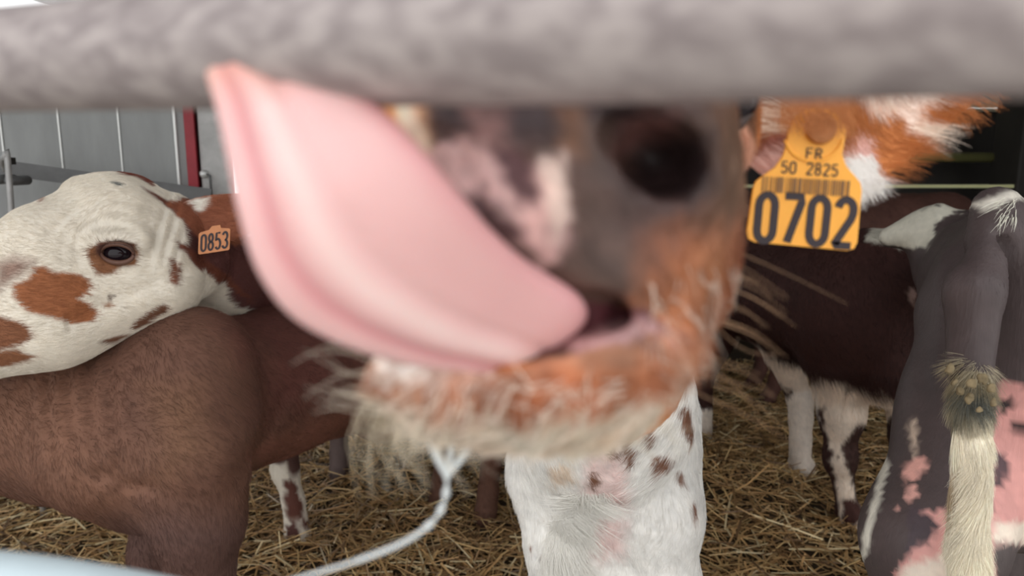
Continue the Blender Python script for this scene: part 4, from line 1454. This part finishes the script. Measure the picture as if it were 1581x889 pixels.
fur('face_fur', V, Q, aT, 9000, (.5, .2, -.9), ff_len, a_colv, rad=.00012, lift=.30,
    region=lambda c, px: (c[:, 1] < .36) & (px[:, 0] > 985) & (px[:, 1] > 280) & (px[:, 1] < 600), frame=(960, 1200, 280, 620), jit=.12, clump=.8, clump_s=160)
fur('muzzle_down', V, Q, aT, 5000, (.2, 0, -1), .0035, lambda P: np.clip(a_colv(P) * 1.05, 0, 1), rad=.00007, lift=.4,
    region=lambda c, px: (c[:, 1] < .30) & (px[:, 0] > 640) & (px[:, 0] < 1150) & (px[:, 1] < 480) & ~((px[:, 0] > 950) & (px[:, 0] < 1110) & (px[:, 1] > 180) & (px[:, 1] < 310)), jit=.15)
fur('chin_fur', V, Q, aT, 11000, lambda P: np.stack([-0.55 + 9 * (P[:, 0] - .0), -.35 + 0 * P[:, 0], -.55 + 0 * P[:, 0]], 1), .0062, a_colv, rad=.00014, lift=.30,
    region=lambda c, px: (c[:, 1] < .26) & (px[:, 0] > 572) & (px[:, 1] > 562) & (px[:, 1] < 720), jit=.10, clump=.8, clump_s=200, grav=.2)


def beard_len(P):
    px = to_px(P)
    return .007 + .014 * np.exp(-((px[:, 0] - 650) / 75) ** 2) + .006 * np.exp(-((px[:, 0] - 950) / 80) ** 2)


fur('beard', V, Q, aT, 700, lambda P: np.stack([-.25 + 6 * (P[:, 0] + .01), -.15 + 0 * P[:, 0], -1 + 0 * P[:, 0]], 1), beard_len,
    lambda P: np.tile(lin((226, 212, 190)), (len(P), 1)) * (.7 + .45 * rng.random((len(P), 1))), rad=.00018, lift=.3, curl=.35, grav=.3, K=6,
    region=lambda c, px: (c[:, 1] < .26) & (px[:, 1] > 608) & (px[:, 1] < 760), jit=.05, clump=.8, clump_s=160)


def pale_hair(P):
    return np.tile(lin((240, 222, 204)), (len(P), 1)) * (.75 + .35 * rng.random((len(P), 1)))


fur('chin_light_hairs', V, Q, aT, 900, lambda P: np.stack([-0.55 + 9 * (P[:, 0] - .0), -.35 + 0 * P[:, 0], -.55 + 0 * P[:, 0]], 1), .011, pale_hair, rad=.00018, lift=.35, curl=.25,
    region=lambda c, px: (c[:, 1] < .26) & (px[:, 0] > 580) & (px[:, 1] > 575) & (px[:, 1] < 720), jit=.05, clump=1.2, clump_s=160, grav=.2)
fur('cheek_light_hairs', V, Q, aT, 420, (.6, .1, -.8), .011, pale_hair, rad=.00013, lift=.35, curl=.2,
    region=lambda c, px: (c[:, 1] < .32) & (px[:, 0] > 990) & (px[:, 1] > 400) & (px[:, 1] < 580), jit=.05, clump=1.0, clump_s=160)


# single long whiskers
def whisk(name, defs, rad, rgb):
    pts = []
    for a, b_, c, Y0, Y1 in defs:
        pts.append(spline([W(*a, Y0), W(*b_, (Y0 + Y1) / 2), W(*c, Y1)], 8))
    n = len(pts)
    curves_obj(name, None, np.array(pts), np.tile(np.linspace(1, .3, 8) * rad, (n, 1)), np.tile(lin(rgb), (n, 1)), M_HAIR, aT)


D = [((1130, 385), (1220, 425), (1310, 470), .25, .28), ((1120, 440), (1180, 470), (1230, 505), .24, .26), ((1110, 420), (1160, 430), (1192, 462), .24, .26),
     ((1060, 600), (1150, 640), (1235, 690), .22, .25), ((1080, 560), (1140, 600), (1180, 660), .22, .25), ((1100, 500), (1150, 540), (1200, 548), .23, .25)]
for i in range(16):
    y = rng.uniform(380, 600); L_ = rng.uniform(50, 110)
    D.append(((1095 + rng.uniform(-20, 25), y), (1120 + L_ * .4, y + L_ * .22), (1130 + L_ * .8, y + L_ * .55 + rng.uniform(-10, 15)), .235, .25))
whisk('cheek_whiskers', D, .00011, (190, 150, 116))
D = []
for i in range(15):
    y = rng.uniform(545, 640); L_ = rng.uniform(40, 110)
    D.append(((600 + rng.uniform(-30, 30), y), (560 - L_ * .3, y + rng.uniform(-22, 12)), (540 - L_ * .75 + rng.uniform(-10, 10), y + rng.uniform(-30, 20)), .192, .182))
whisk('lip_whiskers', D, .00013, (232, 220, 200))
D = []
for i in range(40):
    x0 = rng.uniform(570, 660); L_ = rng.uniform(60, 150)
    D.append(((x0, 610), (x0 - 18 + rng.uniform(-20, 10), 620 + L_ * .5), (x0 - 10 + rng.uniform(-20, 50), 620 + L_), .196, .200))
for i in range(26):
    x0 = rng.uniform(800, 1020)
    D.append(((x0, 610), (x0 + 30, 640 + rng.uniform(0, 20)), (x0 + rng.uniform(30, 110), 650 + rng.uniform(0, 60)), .192, .205))
whisk('chin_whiskers', D, .00014, (210, 194, 168))
D = []
for i in range(70):
    a = rng.uniform(0, 1)
    D.append(((1130 + 30 * a, 130 + 80 * a + rng.uniform(-12, 12)), (1190 + 30 * a, 150 + 60 * a + rng.uniform(-14, 14)), (1245 + 25 * a + rng.uniform(-20, 20), 175 + 40 * a + rng.uniform(-16, 16)), .375, .372))
whisk('ear_base_hairs', D, .00013, (240, 214, 190))
D = []
for i in range(420):
    x0 = rng.uniform(1205, 1310); y0 = rng.uniform(140, 188)
    D.append(((x0, y0), (x0 + rng.uniform(-4, 14), y0 + 18), (x0 + rng.uniform(-6, 22), y0 + rng.uniform(20, 36)), .366, .364))
whisk('ear_hairs_over_tag', D, .00013, (196, 128, 78))

# tongue -----------------------------------------------------------
Rg = [(890, 500, .215), (900, 482, .196), (893, 455, .181), (815, 405, .168), (762, 358, .160), (712, 300, .154), (668, 248, .151), (628, 205, .152), (592, 172, .155), (556, 143, .158), (520, 120, .1605), (475, 105, .162), (420, 98, .163)]
Lf = [(690, 545, .215), (690, 562, .196), (742, 566, .183), (640, 556, .170), (545, 532, .161), (458, 490, .155), (402, 420, .152), (372, 330, .152), (356, 255, .155), (342, 190, .158), (328, 145, .1605), (322, 116, .162), (350, 100, .163)]
NS, NU = 72, 40
RW = spline([W(*p) for p in Rg], NS); LW = spline([W(*p) for p in Lf], NS)
front, back = [], []
for i in range(NS):
    s = i / (NS - 1)
    mid_t = RW[min(i + 1, NS - 1)] + LW[min(i + 1, NS - 1)] - RW[max(i - 1, 0)] - LW[max(i - 1, 0)]
    mid_t /= np.linalg.norm(mid_t)
    acr = RW[i] - LW[i]; wdt = np.linalg.norm(acr)
    nrm = np.cross(acr, mid_t); nrm /= np.linalg.norm(nrm)
    if nrm[1] > 0:
        nrm = -nrm
    th = .0075 * (1 - .45 * s) * min(1, (1 - s) * 8 + .25)
    for j in range(NU):
        u = j / (NU - 1)
        a = math.pi * u
        cx = .5 - .5 * math.cos(a)
        prof = math.sin(a) ** .65
        rid = -.0011 * math.exp(-((cx - .20) / .05) ** 2) - .0010 * math.exp(-((cx - .52) / .05) ** 2) + .0010 * math.exp(-((cx - .33) / .08) ** 2)
        rid *= prof * min(1, s * 4) * min(1, (1 - s) * 5)
        front.append(LW[i] + acr * cx + nrm * (th * prof + rid))
        back.append(LW[i] + acr * cx - nrm * th * .55 * prof)
V_ = np.array(front + back); NF = NS * NU
V_[:, :] += (noise(V_, 90, 3) * .0005)[:, None] * np.array([0, 1, 0])
Q_ = []
for i in range(NS - 1):
    for j in range(NU - 1):
        a = i * NU + j
        Q_.append((a, a + 1, a + NU + 1, a + NU)); Q_.append((NF + a, NF + a + NU, NF + a + NU + 1, NF + a + 1))
for j in range(NU - 1):
    a = (NS - 1) * NU + j; Q_.append((a, a + 1, NF + a + 1, NF + a)); Q_.append((j, NF + j, NF + j + 1, j + 1))
uu = np.tile(np.array([.5 - .5 * math.cos(math.pi * j / (NU - 1)) for j in range(NU)]), NS * 2)
ss = np.tile(np.repeat(np.arange(NS) / (NS - 1), NU), 2)
C = np.tile(lin((226, 178, 174)), (len(V_), 1))


def mixc(C, rgb, a):
    a = np.clip(a, 0, 1)[:, None]
    return C * (1 - a) + lin(rgb) * a


nz = noise(V_, 70, 6) * .5
C = mixc(C, (204, 130, 132), .8 * np.exp(-((uu - .20 - .02 * nz) / .060) ** 2) * (ss > .15))
C = mixc(C, (234, 208, 200), .6 * np.exp(-((uu - .40 - .02 * nz) / .06) ** 2))  # pale wet highlight streak painted along the tongue
C = mixc(C, (220, 150, 152), .65 * np.exp(-((uu - .97) / .07) ** 2))
C = mixc(C, (214, 156, 154), .55 * np.clip((.62 - ss) * 3, 0, 1) * np.clip((uu - .45) * 4, 0, 1))
C = mixc(C, (216, 152, 156), .7 * np.clip((.30 - ss) * 5, 0, 1) * (.6 + nz))
C = mixc(C, (206, 118, 90), .95 * np.clip((ss - .72) * 5 + .3 * nz, 0, 1) * np.clip(uu * 2.2, .25, 1))
C = mixc(C, (222, 166, 138), .6 * np.clip((ss - .76) * 6, 0, 1) * np.clip(1 - uu * 3, 0, 1))
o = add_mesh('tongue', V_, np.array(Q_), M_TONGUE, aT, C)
o['label'] = 'big wet pink tongue curling up onto the bar'

# drool ------------------------------------------------------------
M_DROOL, nt, b = mat_base('saliva')
b.inputs['Base Color'].default_value = (.66, .68, .67, 1); b.inputs['Roughness'].default_value = .15
b.inputs['IOR'].default_value = 1.33
p = spline([W(690, 728, .196), W(688, 765, .196), W(672, 800, .195), W(630, 833, .192), (W(560, 862, .188)), W(460, 893, .182), W(380, 915, .178)], 60)
r_ = .00075 + .00035 * np.sin(np.arange(60) * .9) * (np.arange(60) < 26) - .0002 * (np.arange(60) > 40)
V_, Q_ = tube(p, r_, 10)
parts = [(V_, Q_)]
for q0, w0 in (((662, 645), .0022), ((738, 650), .0017), ((700, 655), .0011)):
    V_, Q_ = tube(spline([W(*q0, .194), W((q0[0] + 690) / 2 + (q0[0] - 690) * .12, 695, .195), W(690, 735, .196)], 14), np.linspace(w0, .0008, 14), 10)
    parts.append((V_, Q_))
V_, Q_ = merge(parts)
o = add_mesh('drool_strand', V_, Q_, M_DROOL, aT)
o['label'] = 'milky string of saliva hanging from the chin'

# ear tag 0702 -------------------------------------------------------
YT = .372
O = W(1152, 372, YT)
ux = (W(1321, 386, YT) - O) / 100.0
uy = (W(1163, 275, YT) - O) / 60.0
nr = np.cross(ux, uy); nr /= np.linalg.norm(nr)
if nr[1] > 0:
    nr = -nr
S100 = np.linalg.norm(ux); SY = np.linalg.norm(uy)


def tagpx(x, y):
    """tag units of an image point on the tag's plane"""
    w = W(x, y, YT) - O
    A_ = np.stack([ux, uy], 1)
    return tuple(np.linalg.lstsq(A_, w, rcond=None)[0])


outl = [(1165, 374), (1155, 369), (1152, 358), (1162, 290), (1166, 280), (1176, 272), (1196, 258), (1208, 240), (1213, 222), (1216, 205), (1222, 186), (1236, 172), (1262, 166), (1286, 172),
        (1300, 184), (1306, 200), (1303, 222), (1300, 238), (1306, 256), (1320, 272), (1328, 282), (1330, 294), (1323, 374), (1318, 384), (1308, 387)]
outl = [tagpx(*q) for q in outl]
tg = flat_shape('ear_tag', outl, O, ux, uy, nr, .0016, M_TAG, aT, .0005)
tg['label'] = 'bright orange-yellow ear tag printed FR 50 2825 and 0702'
OP = O + nr * .0011


def put(name, strokes, w):
    V_, Q_ = stroke_strip(strokes, w, OP, ux, uy, nr, .0001)
    o = add_mesh(name, V_, Q_, M_INK, None, smooth=False)
    o.parent = tg; o.matrix_parent_inverse = tg.matrix_world.inverted()
    return o


def fontline(s, x0, y0, x1, y1, hpx, wfrac, wstroke, name):
    """characters from baseline point (x0,y0) to (x1,y1) in the tag's picture of itself"""
    a = np.array(tagpx(x0, y0)); b_ = np.array(tagpx(x1, y1)); hgt = np.array(tagpx(x0 + hpx * .09, y0 - hpx)) - a
    e = b_ - a
    n = len(s); cell = 1.0 / n
    st = []
    for k, ch in enumerate(s):
        if ch == ' ':
            continue
        for path in GLY[ch]:
            st.append([tuple(a + e * cell * (k + (1 - wfrac) / 2 + q[0] * wfrac) + hgt * q[1] / 2) for q in path])
    return put(name, st, wstroke)


fontline('0702', 1158, 373, 1318, 383, 77, .80, 7.2, 'tag_number')
fontline('50 2825', 1203, 267, 1293, 273, 19, .82, 1.5, 'tag_code')
fontline('FR', 1241, 244, 1269, 246, 16, .84, 1.6, 'tag_country')
bars = []
x = 1176.0
k = 0
rr = random.Random(5)
while x < 1310:
    w = rr.choice((1.2, 1.2, 2.2, 3.0))
    a = tagpx(x, 296 + (x - 1176) * .055); b_ = tagpx(x + 2, 272 + (x - 1176) * .055)
    bars.append(([a, b_], w * .62))
    x += w + rr.choice((1.6, 2.2, 3.2))
V_, Q_ = stroke_strip(bars, 1, OP, ux, uy, nr, .0001)
o = add_mesh('tag_barcode', V_, Q_, mat_plain('faded_print', (120, 88, 60), rough=.7), None, smooth=False)
o.parent = tg; o.matrix_parent_inverse = tg.matrix_world.inverted()
# rivet of the tag and raised ring
c = W(1268, 198, YT - .0025)
V_, Q_ = tube([c, c + nr * .0025], [.0078, .0066], 26)
o = add_mesh('tag_button', V_, Q_, mat_plain('dark_orange_plastic', (178, 112, 62), rough=.5), None)
o.parent = tg; o.matrix_parent_inverse = tg.matrix_world.inverted()
a = np.linspace(math.pi * 1.08, math.pi * 1.92, 18)
ring = [W(1256 + 46 * math.cos(t), 205 - 44 * math.sin(t), YT - .0012) for t in a]
V_, Q_ = tube(ring, [.0007] * 18, 8)
o = add_mesh('tag_ridge', V_, Q_, M_TAG, None)
o.parent = tg; o.matrix_parent_inverse = tg.matrix_world.inverted()
